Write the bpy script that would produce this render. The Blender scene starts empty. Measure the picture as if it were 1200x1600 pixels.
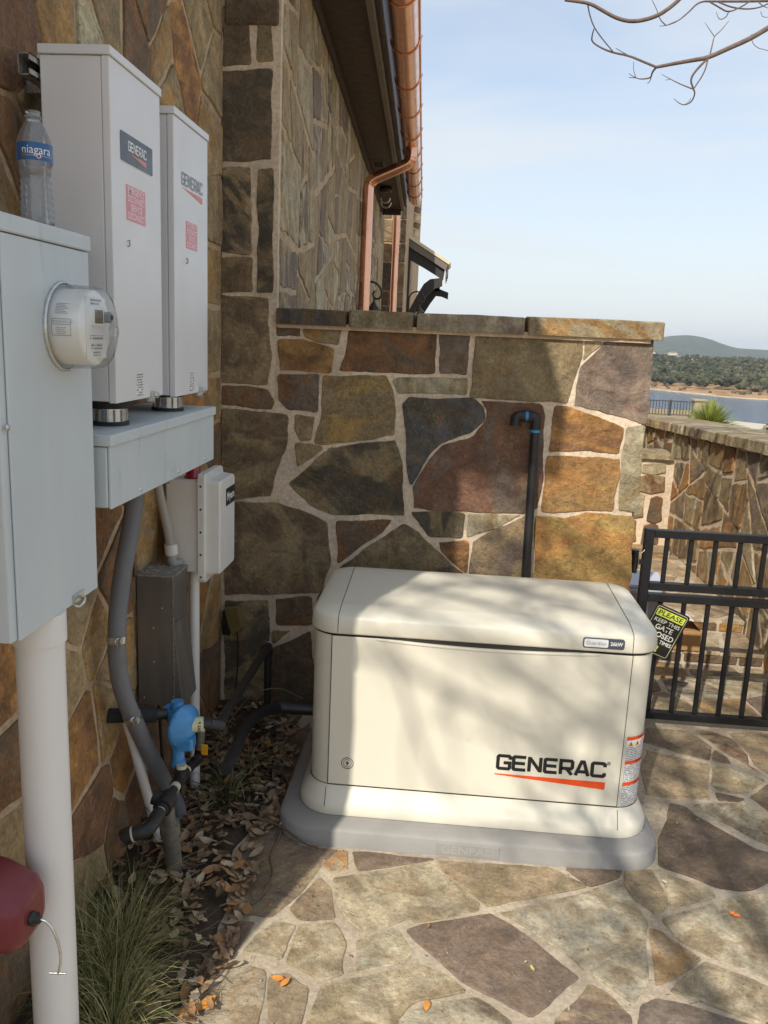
import bpy, bmesh, math, random
from mathutils import Vector, Matrix, noise as mnoise
R = math.radians
sc = bpy.context.scene
COL = sc.collection

# ------------------------------------------------------------------ camera, sky, sun, exposure
CAM_H = 1.75
def set_camera():
    F, ROLL, PITCH, YAW = 1300.0, R(2.5), R(11.8), R(4.1)
    fw = Vector((-math.sin(YAW)*math.cos(PITCH), math.cos(YAW)*math.cos(PITCH), -math.sin(PITCH)))
    rt = Vector((math.cos(YAW), math.sin(YAW), 0)); up = rt.cross(fw)
    RR = rt*math.cos(ROLL)+up*math.sin(ROLL); UU = up*math.cos(ROLL)-rt*math.sin(ROLL)
    cd = bpy.data.cameras.new('camera'); c = bpy.data.objects.new('camera', cd); COL.objects.link(c)
    cd.sensor_fit = 'VERTICAL'; cd.sensor_height = 24.0; cd.lens = 24.0*F/1600.0
    cd.clip_start = 0.02; cd.clip_end = 20000
    m = Matrix((RR, UU, -fw)).transposed().to_4x4(); m.translation = Vector((0, 0, CAM_H))
    c.matrix_world = m; sc.camera = c
set_camera()
SUN_EL, SUN_AZ = 42.0, 20.5          # light travels toward +Y, 21 degrees to the right
sdir = Vector((math.sin(R(SUN_AZ))*math.cos(R(SUN_EL)), math.cos(R(SUN_AZ))*math.cos(R(SUN_EL)), -math.sin(R(SUN_EL))))
def set_light():
    w = bpy.data.worlds.new('World'); sc.world = w; w.use_nodes = True
    nt = w.node_tree; nt.nodes.clear(); N = nt.nodes.new; L = nt.links.new
    sky = N('ShaderNodeTexSky'); sky.sky_type = 'NISHITA'; sky.sun_disc = False
    sky.sun_elevation = R(SUN_EL); sky.sun_rotation = R(180+SUN_AZ); sky.air_density = 1.0; sky.dust_density = 1.0; sky.ozone_density = 1.5
    tc = N('ShaderNodeTexCoord'); mp = N('ShaderNodeMapping'); mp.inputs['Scale'].default_value = (1.2, 1.2, 5.0)
    mp.inputs['Rotation'].default_value = (0, 0.25, 0.3)
    n = N('ShaderNodeTexNoise'); n.inputs['Scale'].default_value = 1.6; n.inputs['Detail'].default_value = 6; n.inputs['Roughness'].default_value = 0.5
    n.inputs['Distortion'].default_value = 0.4
    rp = N('ShaderNodeValToRGB'); rp.color_ramp.elements[0].position = 0.38; rp.color_ramp.elements[1].position = 0.66
    rp.color_ramp.elements[0].color = (0.30, 0.30, 0.30, 1); rp.color_ramp.elements[1].color = (0.92, 0.92, 0.92, 1)
    mx = N('ShaderNodeMixRGB'); mx.inputs['Color2'].default_value = (4.7, 4.95, 5.15, 1)     # thin high cloud, same units as the sky
    bg = N('ShaderNodeBackground'); bg.inputs['Strength'].default_value = 0.145
    o = N('ShaderNodeOutputWorld')
    L(tc.outputs['Generated'], mp.inputs['Vector']); L(mp.outputs[0], n.inputs['Vector']); L(n.outputs[0], rp.inputs[0])
    sx = N('ShaderNodeSeparateXYZ'); hr = N('ShaderNodeMapRange'); hr.inputs['From Min'].default_value = 0.02; hr.inputs['From Max'].default_value = 0.42
    hr.inputs['To Min'].default_value = 0.92; hr.inputs['To Max'].default_value = 0.0; ad = N('ShaderNodeMath'); ad.operation = 'MAXIMUM'
    L(tc.outputs['Generated'], sx.inputs[0]); L(sx.outputs[2], hr.inputs[0]); L(hr.outputs[0], ad.inputs[0]); L(rp.outputs[0], ad.inputs[1]); L(ad.outputs[0], mx.inputs['Fac']); L(sky.outputs[0], mx.inputs['Color1']); L(mx.outputs[0], bg.inputs[0]); L(bg.outputs[0], o.inputs[0])
    ld = bpy.data.lights.new('sun', 'SUN'); ld.energy = 3.8; ld.angle = R(0.53); ld.color = (1.0, 0.93, 0.82)
    s = bpy.data.objects.new('sun', ld); COL.objects.link(s); s.rotation_euler = sdir.to_track_quat('-Z', 'Y').to_euler()
set_light()
sc.view_settings.view_transform = 'Standard'; sc.view_settings.look = 'None'; sc.view_settings.gamma = 1
sc.view_settings.exposure = 0.30; sc.view_settings.use_curve_mapping = False
sc.cycles.max_bounces = 8; sc.cycles.transparent_max_bounces = 12

# ------------------------------------------------------------------ colours
def s2l(c):
    return tuple(((v/255.0)/12.92 if v/255.0 <= 0.04045 else (((v/255.0)+0.055)/1.055)**2.4) for v in c)
PAL = {k: s2l(v) for k, v in dict(
    olive=(138,122,92), pale=(166,156,130), tan=(148,128,98), golden=(152,120,76), gold2=(164,136,82), orange=(160,118,70),
    rust=(122,90,62), brown=(108,92,74), dkbrown=(116,98,82), red=(116,86,68), purple=(116,102,90), mauve=(144,126,112),
    slate=(92,90,88), dark=(84,78,66), sand=(164,150,122)).items()}

# ------------------------------------------------------------------ materials
MATS = {}
class NT:
    def __init__(s, name):
        s.m = bpy.data.materials.new(name); s.m.use_nodes = True; s.nt = s.m.node_tree
        s.b = s.nt.nodes['Principled BSDF']; s.o = s.nt.nodes['Material Output']
    def n(s, t, **kw):
        d = s.nt.nodes.new('ShaderNode'+t)
        for k, v in kw.items():
            if k.startswith('i_'):
                k2 = k[2:]; k2 = int(k2) if k2.isdigit() else k2
                d.inputs[k2].default_value = v
            else: setattr(d, k, v)
        return d
    def l(s, a, b): s.nt.links.new(a, b)
    def noise(s, vec, scale, detail=4, rough=0.55, dist=0.0):
        d = s.n('TexNoise'); d.inputs['Scale'].default_value = scale; d.inputs['Detail'].default_value = detail
        d.inputs['Roughness'].default_value = rough; d.inputs['Distortion'].default_value = dist
        if vec is not None: s.l(vec, d.inputs['Vector'])
        return d.outputs[0]
    def ramp(s, fac, p0, p1, c0=(0,0,0,1), c1=(1,1,1,1)):
        d = s.n('ValToRGB'); e = d.color_ramp.elements; e[0].position = p0; e[1].position = p1; e[0].color = c0; e[1].color = c1
        s.l(fac, d.inputs[0]); return d.outputs[0]
    def mix(s, f, a, b, bt='MIX'):
        d = s.n('MixRGB', blend_type=bt)
        for k, v in (('Fac', f), ('Color1', a), ('Color2', b)):
            if hasattr(v, 'is_linked'): s.l(v, d.inputs[k])
            else: d.inputs[k].default_value = v if not isinstance(v, tuple) or len(v) == 4 else (*v, 1)
        return d.outputs[0]
    def math(s, op, a, b=0.0):
        d = s.n('Math', operation=op)
        for i, v in enumerate((a, b)):
            if hasattr(v, 'is_linked'): s.l(v, d.inputs[i])
            else: d.inputs[i].default_value = v
        return d.outputs[0]
    def bump(s, h, strength, dist, prev=None):
        d = s.n('Bump'); d.inputs['Strength'].default_value = strength; d.inputs['Distance'].default_value = dist
        s.l(h, d.inputs['Height'])
        if prev is not None: s.l(prev, d.inputs['Normal'])
        return d.outputs[0]

def mat_stone(name, wet=1.0, bumpk=1.0, tilt=None):
    t = NT(name); oi = t.n('ObjectInfo'); g = t.n('NewGeometry')
    rv = t.n('CombineXYZ'); r37 = t.math('MULTIPLY', oi.outputs['Random'], 41.0)
    for i in range(3): t.l(r37, rv.inputs[i])
    va = t.n('VectorMath', operation='ADD'); t.l(g.outputs['Position'], va.inputs[0]); t.l(rv.outputs[0], va.inputs[1])
    P = va.outputs[0]
    # bedding-plane veins: stretched coordinates turned by a random angle per stone
    vr = t.n('VectorRotate', rotation_type='AXIS_ANGLE'); vr.inputs['Axis'].default_value = (0.35, 0.75, 0.55)
    t.l(P, vr.inputs['Vector']); t.l(t.math('MULTIPLY', oi.outputs['Random'], 6.28), vr.inputs['Angle'])
    mp = t.n('Mapping'); mp.inputs['Scale'].default_value = (1.0, 2.3, 1.4); t.l(vr.outputs[0], mp.inputs['Vector'])
    at = t.n('Attribute', attribute_type='OBJECT', attribute_name='tint2')
    big = t.noise(mp.outputs[0], 2.6, 5, 0.55, 1.6)
    med = t.noise(P, 11, 7, 0.6, 0.8)
    fine = t.noise(P, 70, 8, 0.7)
    grain = t.noise(P, 320, 3, 0.7)
    c = t.mix(t.ramp(big, 0.44, 0.57), oi.outputs['Color'], at.outputs['Color'])
    # iron staining in bands
    band = t.ramp(t.noise(mp.outputs[0], 5.0, 3, 0.5, 2.5), 0.56, 0.66)
    c = t.mix(t.math('MULTIPLY', band, 0.30), c, (*s2l((136, 96, 56)), 1))
    grey = t.ramp(t.noise(P, 4.0, 4, 0.6, 0.6), 0.55, 0.72)
    c = t.mix(t.math('MULTIPLY', grey, 0.22), c, (*s2l((126, 116, 96)), 1))
    # pale chisel scratches and lichen
    sc1 = t.n('TexWave', wave_type='BANDS'); sc1.inputs['Scale'].default_value = 17; sc1.inputs['Distortion'].default_value = 16
    sc1.inputs['Detail'].default_value = 4; sc1.inputs['Detail Scale'].default_value = 2.2; t.l(P, sc1.inputs['Vector'])
    scr = t.math('MULTIPLY', t.ramp(sc1.outputs['Fac'], 0.90, 1.0), t.ramp(t.noise(P, 8, 3), 0.5, 0.62))
    c = t.mix(t.math('MULTIPLY', scr, 0.20), c, (*s2l((205, 190, 155)), 1))
    c = t.mix(1.0, c, t.ramp(med, 0.30, 0.70, (0.62,0.62,0.62,1), (1.32,1.30,1.26,1)), 'MULTIPLY')
    c = t.mix(1.0, c, t.ramp(fine, 0.30, 0.70, (0.70,0.70,0.70,1), (1.28,1.28,1.28,1)), 'MULTIPLY')
    pits = t.ramp(t.noise(P, 120, 2, 0.5), 0.27, 0.34, (0.45,0.42,0.38,1), (1,1,1,1))
    c = t.mix(1.0, c, pits, 'MULTIPLY')
    c = t.mix(1.0, c, t.ramp(grain, 0.25, 0.75, (0.80,0.80,0.80,1), (1.2,1.2,1.2,1)), 'MULTIPLY')
    t.l(c, t.b.inputs['Base Color'])
    t.l(t.ramp(med, 0.3, 0.7, (0.62,)*3+(1,), (0.9,)*3+(1,)), t.b.inputs['Roughness'])
    t.b.inputs['Specular IOR Level'].default_value = 0.35
    mp2 = t.n('Mapping'); mp2.inputs['Scale'].default_value = (1.0, 1.7, 1.2); t.l(vr.outputs[0], mp2.inputs['Vector']); flakes = t.noise(mp2.outputs[0], 4.5, 5, 0.5, 0.7)
    b = t.bump(t.ramp(flakes, 0.35, 0.65), 0.55*bumpk, 0.010)
    chips = t.noise(P, 26, 9, 0.74, 0.4); b = t.bump(t.ramp(chips, 0.25, 0.75), 0.75*bumpk, 0.012, b)
    b = t.bump(med, 0.7*bumpk, 0.010, b); b = t.bump(fine, 0.75*bumpk, 0.003, b); b = t.bump(grain, 0.5, 0.0007, b)
    t.l(b, t.b.inputs['Normal'])
    return t.m
def mat_mortar(name, rgb, sand=1.0):
    t = NT(name); g = t.n('NewGeometry'); P = g.outputs['Position']
    a = t.noise(P, 6, 5, 0.6); f = t.noise(P, 60, 6, 0.7); gr = t.noise(P, 400, 3, 0.7)
    c = t.mix(t.ramp(a, 0.35, 0.65), (*rgb, 1), (*[v*0.72 for v in rgb], 1))
    c = t.mix(1.0, c, t.ramp(f, 0.3, 0.7, (0.72,)*3+(1,), (1.2,)*3+(1,)), 'MULTIPLY')
    c = t.mix(t.math('MULTIPLY', t.ramp(t.noise(P, 2.2, 3), 0.55, 0.7), 0.45), c, (*s2l((196, 190, 176)), 1))
    t.l(c, t.b.inputs['Base Color']); t.b.inputs['Roughness'].default_value = 0.95; t.b.inputs['Specular IOR Level'].default_value = 0.2
    b = t.bump(t.noise(P, 25, 5, 0.6), 0.8, 0.008); b = t.bump(f, 0.8, 0.003, b); b = t.bump(gr, 0.5, 0.0008, b)
    t.l(b, t.b.inputs['Normal']); return t.m
def mat_simple(name, rgb, rough=0.5, metal=0.0, var=0.12, scale=6, bump=0.0, bscale=200, stain=None, spec=0.5, streak=False, coat=0):
    """paint, plastic or metal with a little uneven wear, dust and optional stains"""
    t = NT(name); tc = t.n('TexCoord'); P = t.n('NewGeometry').outputs['Position']
    if streak:
        mp = t.n('Mapping'); mp.inputs['Scale'].default_value = (1, 1, 0.25); t.l(P, mp.inputs['Vector']); P2 = mp.outputs[0]
    else: P2 = P
    a = t.noise(P2, scale, 5, 0.6, 0.5)
    c = t.mix(t.ramp(a, 0.3, 0.7), (*[v*(1-var) for v in rgb], 1), (*[min(1, v*(1+var*0.6)) for v in rgb], 1))
    if stain:
        sf = t.ramp(t.noise(P2, scale*1.7, 6, 0.65, 1.0), stain[1], stain[1]+0.12)
        c = t.mix(t.math('MULTIPLY', sf, stain[2]), c, (*stain[0], 1))
    t.l(c, t.b.inputs['Base Color']); t.b.inputs['Metallic'].default_value = metal
    rr = t.ramp(t.noise(P2, scale*3, 4, 0.6), 0.3, 0.7, (max(0.02, rough-0.08),)*3+(1,), (min(1, rough+0.1),)*3+(1,))
    t.l(rr, t.b.inputs['Roughness']); t.b.inputs['Specular IOR Level'].default_value = spec
    if coat: t.b.inputs['Coat Weight'].default_value = coat; t.b.inputs['Coat Roughness'].default_value = 0.15
    if bump: t.l(t.bump(t.noise(P, bscale, 4, 0.6), 0.5, bump), t.b.inputs['Normal'])
    return t.m
def mat_print(name, paper, ink, lh=220.0):
    """small print too small to read: rows of broken grey dashes"""
    t = NT(name); P = t.n('NewGeometry').outputs['Position']
    sx = t.n('SeparateXYZ'); t.l(P, sx.inputs[0])
    row = t.math('MULTIPLY', sx.outputs[2], lh); fr = t.math('FRACT', row); fl = t.math('FLOOR', row)
    on = t.math('GREATER_THAN', fr, 0.45)
    cx = t.n('CombineXYZ'); t.l(t.math('MULTIPLY', t.math('ADD', sx.outputs[0], sx.outputs[1]), lh*0.8), cx.inputs[0]); t.l(t.math('MULTIPLY', fl, 7.3), cx.inputs[1])
    wn = t.noise(cx.outputs[0], 1.0, 2, 0.6)
    wd = t.math('GREATER_THAN', wn, 0.44)
    f = t.math('MULTIPLY', t.math('MULTIPLY', on, wd), 0.75)
    t.l(t.mix(f, (*paper, 1), (*ink, 1)), t.b.inputs['Base Color']); t.b.inputs['Roughness'].default_value = 0.4
    return t.m
def mat_glass(name, rgb=(1,1,1), rough=0.02, ior=1.3):
    t = NT(name); t.b.inputs['Base Color'].default_value = (*rgb, 1); t.b.inputs['Transmission Weight'].default_value = 1
    t.b.inputs['Roughness'].default_value = rough; t.b.inputs['IOR'].default_value = ior; return t.m

M = {}
M['stone'] = mat_stone('fieldstone'); M['paver'] = mat_stone('flagstone', bumpk=0.75)
M['mortar'] = mat_mortar('wall mortar', s2l((226, 206, 180))); M['pmortar'] = mat_mortar('paving mortar', s2l((192, 177, 155)))
M['dmortar'] = mat_mortar('tan dry joint', s2l((206, 180, 148)))  # darker tan mortar for the house walls and the coping bed
M['genbeige'] = mat_simple('beige enclosure paint', s2l((218, 213, 196)), 0.42, var=0.035, scale=3, stain=(s2l((196,188,168)), 0.60, 0.35), bump=0.0003, bscale=900)
M['genpad'] = mat_simple('grey composite base', s2l((148, 146, 142)), 0.7, var=0.08, scale=8, bump=0.0008, bscale=300, stain=(s2l((165,155,135)), 0.6, 0.4))
M['seam'] = mat_simple('dark seam', (0.03, 0.028, 0.025), 0.8, var=0)
M['boxgrey'] = mat_simple('light grey enclosure paint', s2l((220, 220, 220)), 0.38, var=0.03, scale=3, bump=0.0004, bscale=700)
M['boxside'] = M['boxgrey']
M['galv'] = mat_simple('weathered grey box paint', s2l((196, 204, 206)), 0.5, var=0.06, scale=5, streak=True, stain=(s2l((160,172,176)), 0.58, 0.6), bump=0.0003, bscale=600)
M['dkbadge'] = mat_simple('charcoal badge', s2l((74, 82, 92)), 0.4, var=0.03)
M['white'] = mat_simple('white print', s2l((232, 232, 232)), 0.5, var=0.02)
M['black'] = mat_simple('black print', (0.012, 0.012, 0.013), 0.45, var=0)
M['orange'] = mat_simple('orange print', s2l((232, 82, 24)), 0.4, var=0.02)
M['redst'] = mat_simple('faded red sticker', s2l((222, 146, 154)), 0.5, var=0.06, scale=30)
M['pinkink'] = mat_simple('faded pink print', s2l((252, 236, 238)), 0.5, var=0.02)
M['greyink'] = mat_simple('grey print', s2l((140, 146, 156)), 0.5, var=0.03)
M['salmon'] = mat_simple('faded red swoosh', s2l((214, 130, 124)), 0.5, var=0.03)
M['print'] = mat_print('fine print', s2l((224, 224, 222)), s2l((90, 90, 92)), 150)
M['printbar'] = mat_print('barcode print', s2l((228, 228, 226)), s2l((60, 60, 62)), 160)
M['steel'] = mat_simple('zinc plated steel', (0.62, 0.62, 0.6), 0.3, 0.9, var=0.15, scale=40)
M['alu'] = mat_simple('dull brown sheet metal', s2l((116, 110, 103)), 0.45, 0.4, var=0.25, scale=9, streak=True, stain=(s2l((150,140,126)), 0.6, 0.4))
M['dust'] = mat_simple('dusty lid metal', s2l((128, 126, 120)), 0.7, 0.2, var=0.3, scale=40, stain=(s2l((190,188,182)), 0.5, 0.7))
M['pvc'] = mat_simple('off white pvc', s2l((226, 224, 220)), 0.42, var=0.05, scale=4, streak=True, stain=(s2l((170,162,152)), 0.62, 0.5))
M['conduit'] = mat_simple('grey flexible conduit', s2l((112, 114, 118)), 0.55, var=0.08, scale=15)
M['ltconduit'] = mat_simple('light grey conduit', s2l((160, 158, 152)), 0.5, var=0.05, scale=15)
M['fibre'] = mat_simple('pale grey fibreglass', s2l((212, 210, 204)), 0.5, var=0.04, scale=20, bump=0.0006, bscale=500)
M['redplastic'] = mat_simple('red beacon plastic', s2l((150, 16, 22)), 0.25, var=0.08, coat=0.5)
M['jug'] = mat_simple('dark red jug plastic', s2l((116, 44, 50)), 0.4, var=0.08, scale=10)
M['pipeblack'] = mat_simple('black coated pipe', (0.02, 0.02, 0.021), 0.38, var=0.3, scale=30, stain=((0.12,0.12,0.12), 0.66, 0.5))
M['iron'] = mat_simple('dull black iron fitting', (0.035, 0.034, 0.034), 0.5, 0.4, var=0.3, scale=50, stain=(s2l((110,105,98)), 0.64, 0.5))
M['tape'] = mat_simple('weathered joint compound', s2l((196, 190, 170)), 0.7, var=0.2, scale=80)
M['galvpipe'] = mat_simple('galvanised pipe', s2l((132, 130, 120)), 0.55, 0.5, var=0.25, scale=40, stain=(s2l((90,84,72)), 0.58, 0.5))
M['foam'] = mat_simple('black foam sleeve', (0.018, 0.018, 0.019), 0.85, var=0.2, scale=60, bump=0.001, bscale=150)
M['blue'] = mat_simple('blue enamel', s2l((66, 138, 196)), 0.38, var=0.12, scale=30, stain=(s2l((40,80,120)), 0.62, 0.4), coat=0.2)
M['bluetape'] = mat_simple('blue thread sealant', s2l((64, 150, 200)), 0.5, var=0.1, scale=80)
M['yellowtag'] = mat_simple('yellow tag', s2l((226, 166, 30)), 0.5, var=0.05)
M['cream'] = mat_simple('cream label', s2l((214, 210, 170)), 0.5, var=0.05)
M['khaki'] = mat_simple('khaki plastic cover', s2l((120, 106, 66)), 0.6, var=0.1, scale=20)
M['copper'] = mat_simple('copper', (0.80, 0.43, 0.29), 0.20, 0.95, var=0.08, scale=2.5, stain=(s2l((150,84,56)), 0.58, 0.35))
M['brownpaint'] = mat_simple('dark brown soffit paint', s2l((64, 50, 42)), 0.6, var=0.1)
M['fascia'] = mat_simple('grey brown fascia paint', s2l((112, 104, 98)), 0.6, var=0.08)
M['roof'] = mat_simple('roof tile', s2l((140, 120, 104)), 0.8, var=0.25, scale=9)
M['beam'] = mat_simple('black stained timber', (0.03, 0.028, 0.026), 0.6, var=0.2, scale=10)
M['tin'] = mat_simple('pale roof edge metal', s2l((222, 206, 172)), 0.4, 0.2, var=0.06)
M['gate'] = mat_simple('black gate paint', (0.012, 0.012, 0.013), 0.45, 0.0, var=0.25, scale=20, stain=((0.06,0.055,0.05), 0.64, 0.4), spec=0.35)
M['lantern'] = mat_simple('bronze lantern metal', (0.07, 0.05, 0.038), 0.45, 0.7, var=0.2)
M['sign'] = mat_simple('black sign enamel', (0.012, 0.013, 0.012), 0.35, var=0.05)
M['lime'] = mat_simple('lime sign print', s2l((206, 218, 84)), 0.4, var=0.04)
M['signwhite'] = mat_simple('white sign print', s2l((226, 224, 214)), 0.45, var=0.03)
M['card'] = mat_simple('brown cardboard', s2l((168, 128, 84)), 0.85, var=0.1, scale=14)
M['cardwhite'] = mat_simple('white coated card', s2l((226, 222, 216)), 0.6, var=0.05)
M['plasticbin'] = mat_simple('pale grey tub plastic', s2l((186, 190, 202)), 0.5, var=0.05)
M['bark'] = mat_simple('grey brown bark', s2l((112, 96, 86)), 0.9, var=0.3, scale=30, bump=0.002, bscale=120)
M['soil'] = mat_simple('dark garden soil', s2l((62, 50, 38)), 0.95, var=0.4, scale=30, bump=0.006, bscale=60)
M['twig'] = mat_simple('dry twig', s2l((104, 88, 68)), 0.85, var=0.2, scale=40)
for i, c in enumerate(((146,122,96), (122,98,74), (168,150,126), (98,80,60), (156,116,76))):
    M['leaf%d' % i] = mat_simple('dry leaf tone', s2l(c), 0.75, var=0.2, scale=60)
M['leaf_orange'] = mat_simple('orange fallen leaf', s2l((206, 138, 60)), 0.6, var=0.15, scale=60)
for i, c in enumerate(((102,110,60), (150,142,92), (76,88,48), (178,164,116))):
    M['blade%d' % i] = mat_simple('grass blade tone', s2l(c), 0.6, var=0.15, scale=40)
M['yucca'] = mat_simple('sotol blade', s2l((128,142,66)), 0.5, var=0.2, scale=9)
M['yucca2'] = mat_simple('sotol pale blade', s2l((172,176,96)), 0.5, var=0.15, scale=9)
M['concrete'] = mat_simple('terrace concrete', s2l((196, 186, 166)), 0.85, var=0.12, scale=1.5)
M['rail'] = mat_simple('dark rail paint', (0.04, 0.042, 0.05), 0.5, var=0.1)
def mat_thin(name, tint, gloss, white, rough):
    """thin clear plastic or glass wall: see-through with grazing reflections and a little milkiness"""
    t = NT(name); nt = t.nt; tr = nt.nodes.new('ShaderNodeBsdfTransparent'); tr.inputs[0].default_value = (*tint, 1)
    gl = nt.nodes.new('ShaderNodeBsdfGlossy'); gl.inputs['Roughness'].default_value = rough; df = nt.nodes.new('ShaderNodeBsdfDiffuse'); df.inputs[0].default_value = (0.85, 0.87, 0.88, 1)
    lw = nt.nodes.new('ShaderNodeLayerWeight'); lw.inputs[0].default_value = 0.35; f = t.math('ADD', t.math('MULTIPLY', lw.outputs['Fresnel'], gloss), 0.04)
    m1 = nt.nodes.new('ShaderNodeMixShader'); m2 = nt.nodes.new('ShaderNodeMixShader'); m1.inputs[0].default_value = white
    t.l(tr.outputs[0], m1.inputs[1]); t.l(df.outputs[0], m1.inputs[2]); t.l(f, m2.inputs[0]); t.l(m1.outputs[0], m2.inputs[1]); t.l(gl.outputs[0], m2.inputs[2])
    bm_ = t.bump(t.noise(t.n('NewGeometry').outputs['Position'], 90, 3), 0.25, 0.002); t.l(bm_, gl.inputs['Normal']); t.l(m2.outputs[0], t.o.inputs['Surface']); return t.m
M['pet'] = mat_thin('clear bottle plastic', (0.93, 0.95, 0.96), 0.9, 0.16, 0.06)
M['glass'] = mat_thin('clear meter cover', (0.98, 0.99, 0.99), 0.55, 0.02, 0.03)
M['labelblue'] = mat_simple('blue bottle label', s2l((42, 92, 148)), 0.35, var=0.05, scale=40)
M['meterwhite'] = mat_simple('meter body white', s2l((236, 236, 232)), 0.35, var=0.03)
M['lcd'] = mat_simple('meter display', s2l((110, 102, 90)), 0.15, var=0.15, scale=60)

# ------------------------------------------------------------------ mesh helpers
class MB:
    def __init__(s): s.v = []; s.f = []; s.mi = []; s.sm = []
    def add(s, vs, fs, mi=0, smooth=False):
        o = len(s.v); s.v += [tuple(v) for v in vs]; s.f += [tuple(i+o for i in f) for f in fs]; s.mi += [mi]*len(fs); s.sm += [smooth]*len(fs); return s
    def box(s, x0, x1, y0, y1, z0, z1, mi=0, T=None):
        vs = [Vector((x, y, z)) for z in (z0, z1) for y in (y0, y1) for x in (x0, x1)]
        if T: vs = [T(v) for v in vs]
        return s.add(vs, [(0,2,3,1),(4,5,7,6),(0,1,5,4),(2,6,7,3),(0,4,6,2),(1,3,7,5)], mi)
    def tube(s, pts, rad, seg=10, mi=0, caps=True, smooth=True, closed=False):
        pts = [Vector(p) for p in pts]; n = len(pts)
        if not isinstance(rad, (list, tuple)): rad = [rad]*n
        if len(rad) != n: rad = [rad[min(int(i*len(rad)/n), len(rad)-1)] for i in range(n)]
        vs = []; nrm = None
        for i, p in enumerate(pts):
            d = (pts[min(i+1, n-1)]-pts[max(i-1, 0)]).normalized()
            if nrm is None:
                a = Vector((0,0,1)) if abs(d.z) < 0.9 else Vector((1,0,0)); nrm = d.cross(a).normalized()
            nrm = (nrm-d*nrm.dot(d)); nrm = nrm.normalized() if nrm.length > 1e-6 else d.orthogonal().normalized()
            b = d.cross(nrm)
            for k in range(seg):
                t = 2*math.pi*k/seg; vs.append(p+(nrm*math.cos(t)+b*math.sin(t))*rad[i])
        fs = [(i*seg+k, i*seg+(k+1) % seg, (i+1)*seg+(k+1) % seg, (i+1)*seg+k) for i in range(n-1) for k in range(seg)]
        s.add(vs, fs, mi, smooth)
        if caps: s.add(vs[:seg], [tuple(range(seg))[::-1]], mi); s.add(vs[-seg:], [tuple(range(seg))], mi)
        return s
    def lathe(s, prof, origin, axis, seg=24, mi=0, smooth=True, caps=False):
        """prof: list of (radius, distance along axis)"""
        ax = Vector(axis).normalized(); a = ax.orthogonal().normalized(); b = ax.cross(a); o = Vector(origin); vs = []
        for r, h in prof:
            for k in range(seg):
                t = 2*math.pi*k/seg; vs.append(o+ax*h+(a*math.cos(t)+b*math.sin(t))*max(r, 1e-5))
        n = len(prof)
        s.add(vs, [(i*seg+k, i*seg+(k+1) % seg, (i+1)*seg+(k+1) % seg, (i+1)*seg+k) for i in range(n-1) for k in range(seg)], mi, smooth)
        if caps: s.add(vs[:seg], [tuple(range(seg))[::-1]], mi); s.add(vs[-seg:], [tuple(range(seg))], mi)
        return s
    def loft(s, rings, mi=0, smooth=True, cap0=True, cap1=True):
        n = len(rings[0]); vs = [v for r in rings for v in r]
        s.add(vs, [(i*n+k, i*n+(k+1) % n, (i+1)*n+(k+1) % n, (i+1)*n+k) for i in range(len(rings)-1) for k in range(n)], mi, smooth)
        if cap0: s.add(rings[0], [tuple(range(n))[::-1]], mi)
        if cap1: s.add(rings[-1], [tuple(range(n))], mi)
        return s
    def build(s, name, mats, parent=None, bevel=0, seg=2, weld=False):
        me = bpy.data.meshes.new(name); me.from_pydata(s.v, [], s.f)
        if not isinstance(mats, (list, tuple)): mats = [mats]
        for m in mats: me.materials.append(m)
        if mats[0] in (M.get('glass'), M.get('pet')):
            bm = bmesh.new(); bm.from_mesh(me); bmesh.ops.remove_doubles(bm, verts=bm.verts, dist=1e-6); bmesh.ops.recalc_face_normals(bm, faces=bm.faces)
            for f in bm.faces: f.smooth = True
            bm.to_mesh(me); bm.free(); s.mi = [0]*len(me.polygons); s.sm = [True]*len(me.polygons)
        me.polygons.foreach_set('material_index', s.mi); me.polygons.foreach_set('use_smooth', s.sm); me.update()
        o = bpy.data.objects.new(name, me); COL.objects.link(o)
        if parent: o.parent = parent; o.matrix_parent_inverse = Matrix.Translation(-parent.location) if parent.type == 'EMPTY' else Matrix()
        if bevel:
            b = o.modifiers.new('bevel', 'BEVEL'); b.width = bevel; b.segments = seg; b.limit_method = 'ANGLE'; b.angle_limit = R(40); b.harden_normals = False
        return o
def tag(o, label=None, cat=None, group=None, kind=None):
    if label: o['label'] = label
    if cat: o['category'] = cat
    if group: o['group'] = group
    if kind: o['kind'] = kind
    return o
def thing(name, label, cat, loc=(0,0,0), group=None):
    o = bpy.data.objects.new(name, None); COL.objects.link(o); o.location = loc; o.empty_display_size = 0.05
    tag(o, label, cat, group); return o
def arc(c, r, a0, a1, n, ax=(1,0,0), ay=(0,0,1)):
    c = Vector(c); ax = Vector(ax); ay = Vector(ay)
    return [c+ax*r*math.cos(a0+(a1-a0)*i/n)+ay*r*math.sin(a0+(a1-a0)*i/n) for i in range(n+1)]
def smooth_path(pts, it=2):
    pts = [Vector(p) for p in pts]
    for _ in range(it):
        q = [pts[0]]
        for a, b in zip(pts, pts[1:]): q += [a*0.75+b*0.25, a*0.25+b*0.75]
        pts = q+[pts[-1]]
    return pts
def rrect(x0, x1, y0, y1, r, n=6):
    """rounded rectangle, counter-clockwise from the front-left corner"""
    out = []
    for cx, cy, a in ((x0+r, y0+r, math.pi), (x1-r, y0+r, 1.5*math.pi), (x1-r, y1-r, 0), (x0+r, y1-r, 0.5*math.pi)):
        out += [(cx+r*math.cos(a+0.5*math.pi*i/n), cy+r*math.sin(a+0.5*math.pi*i/n)) for i in range(n+1)]
    return out
FR_X = (Vector((0,1,0)), Vector((0,0,1)), Vector((1,0,0)))     # reading direction, up, outward: faces +X
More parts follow.
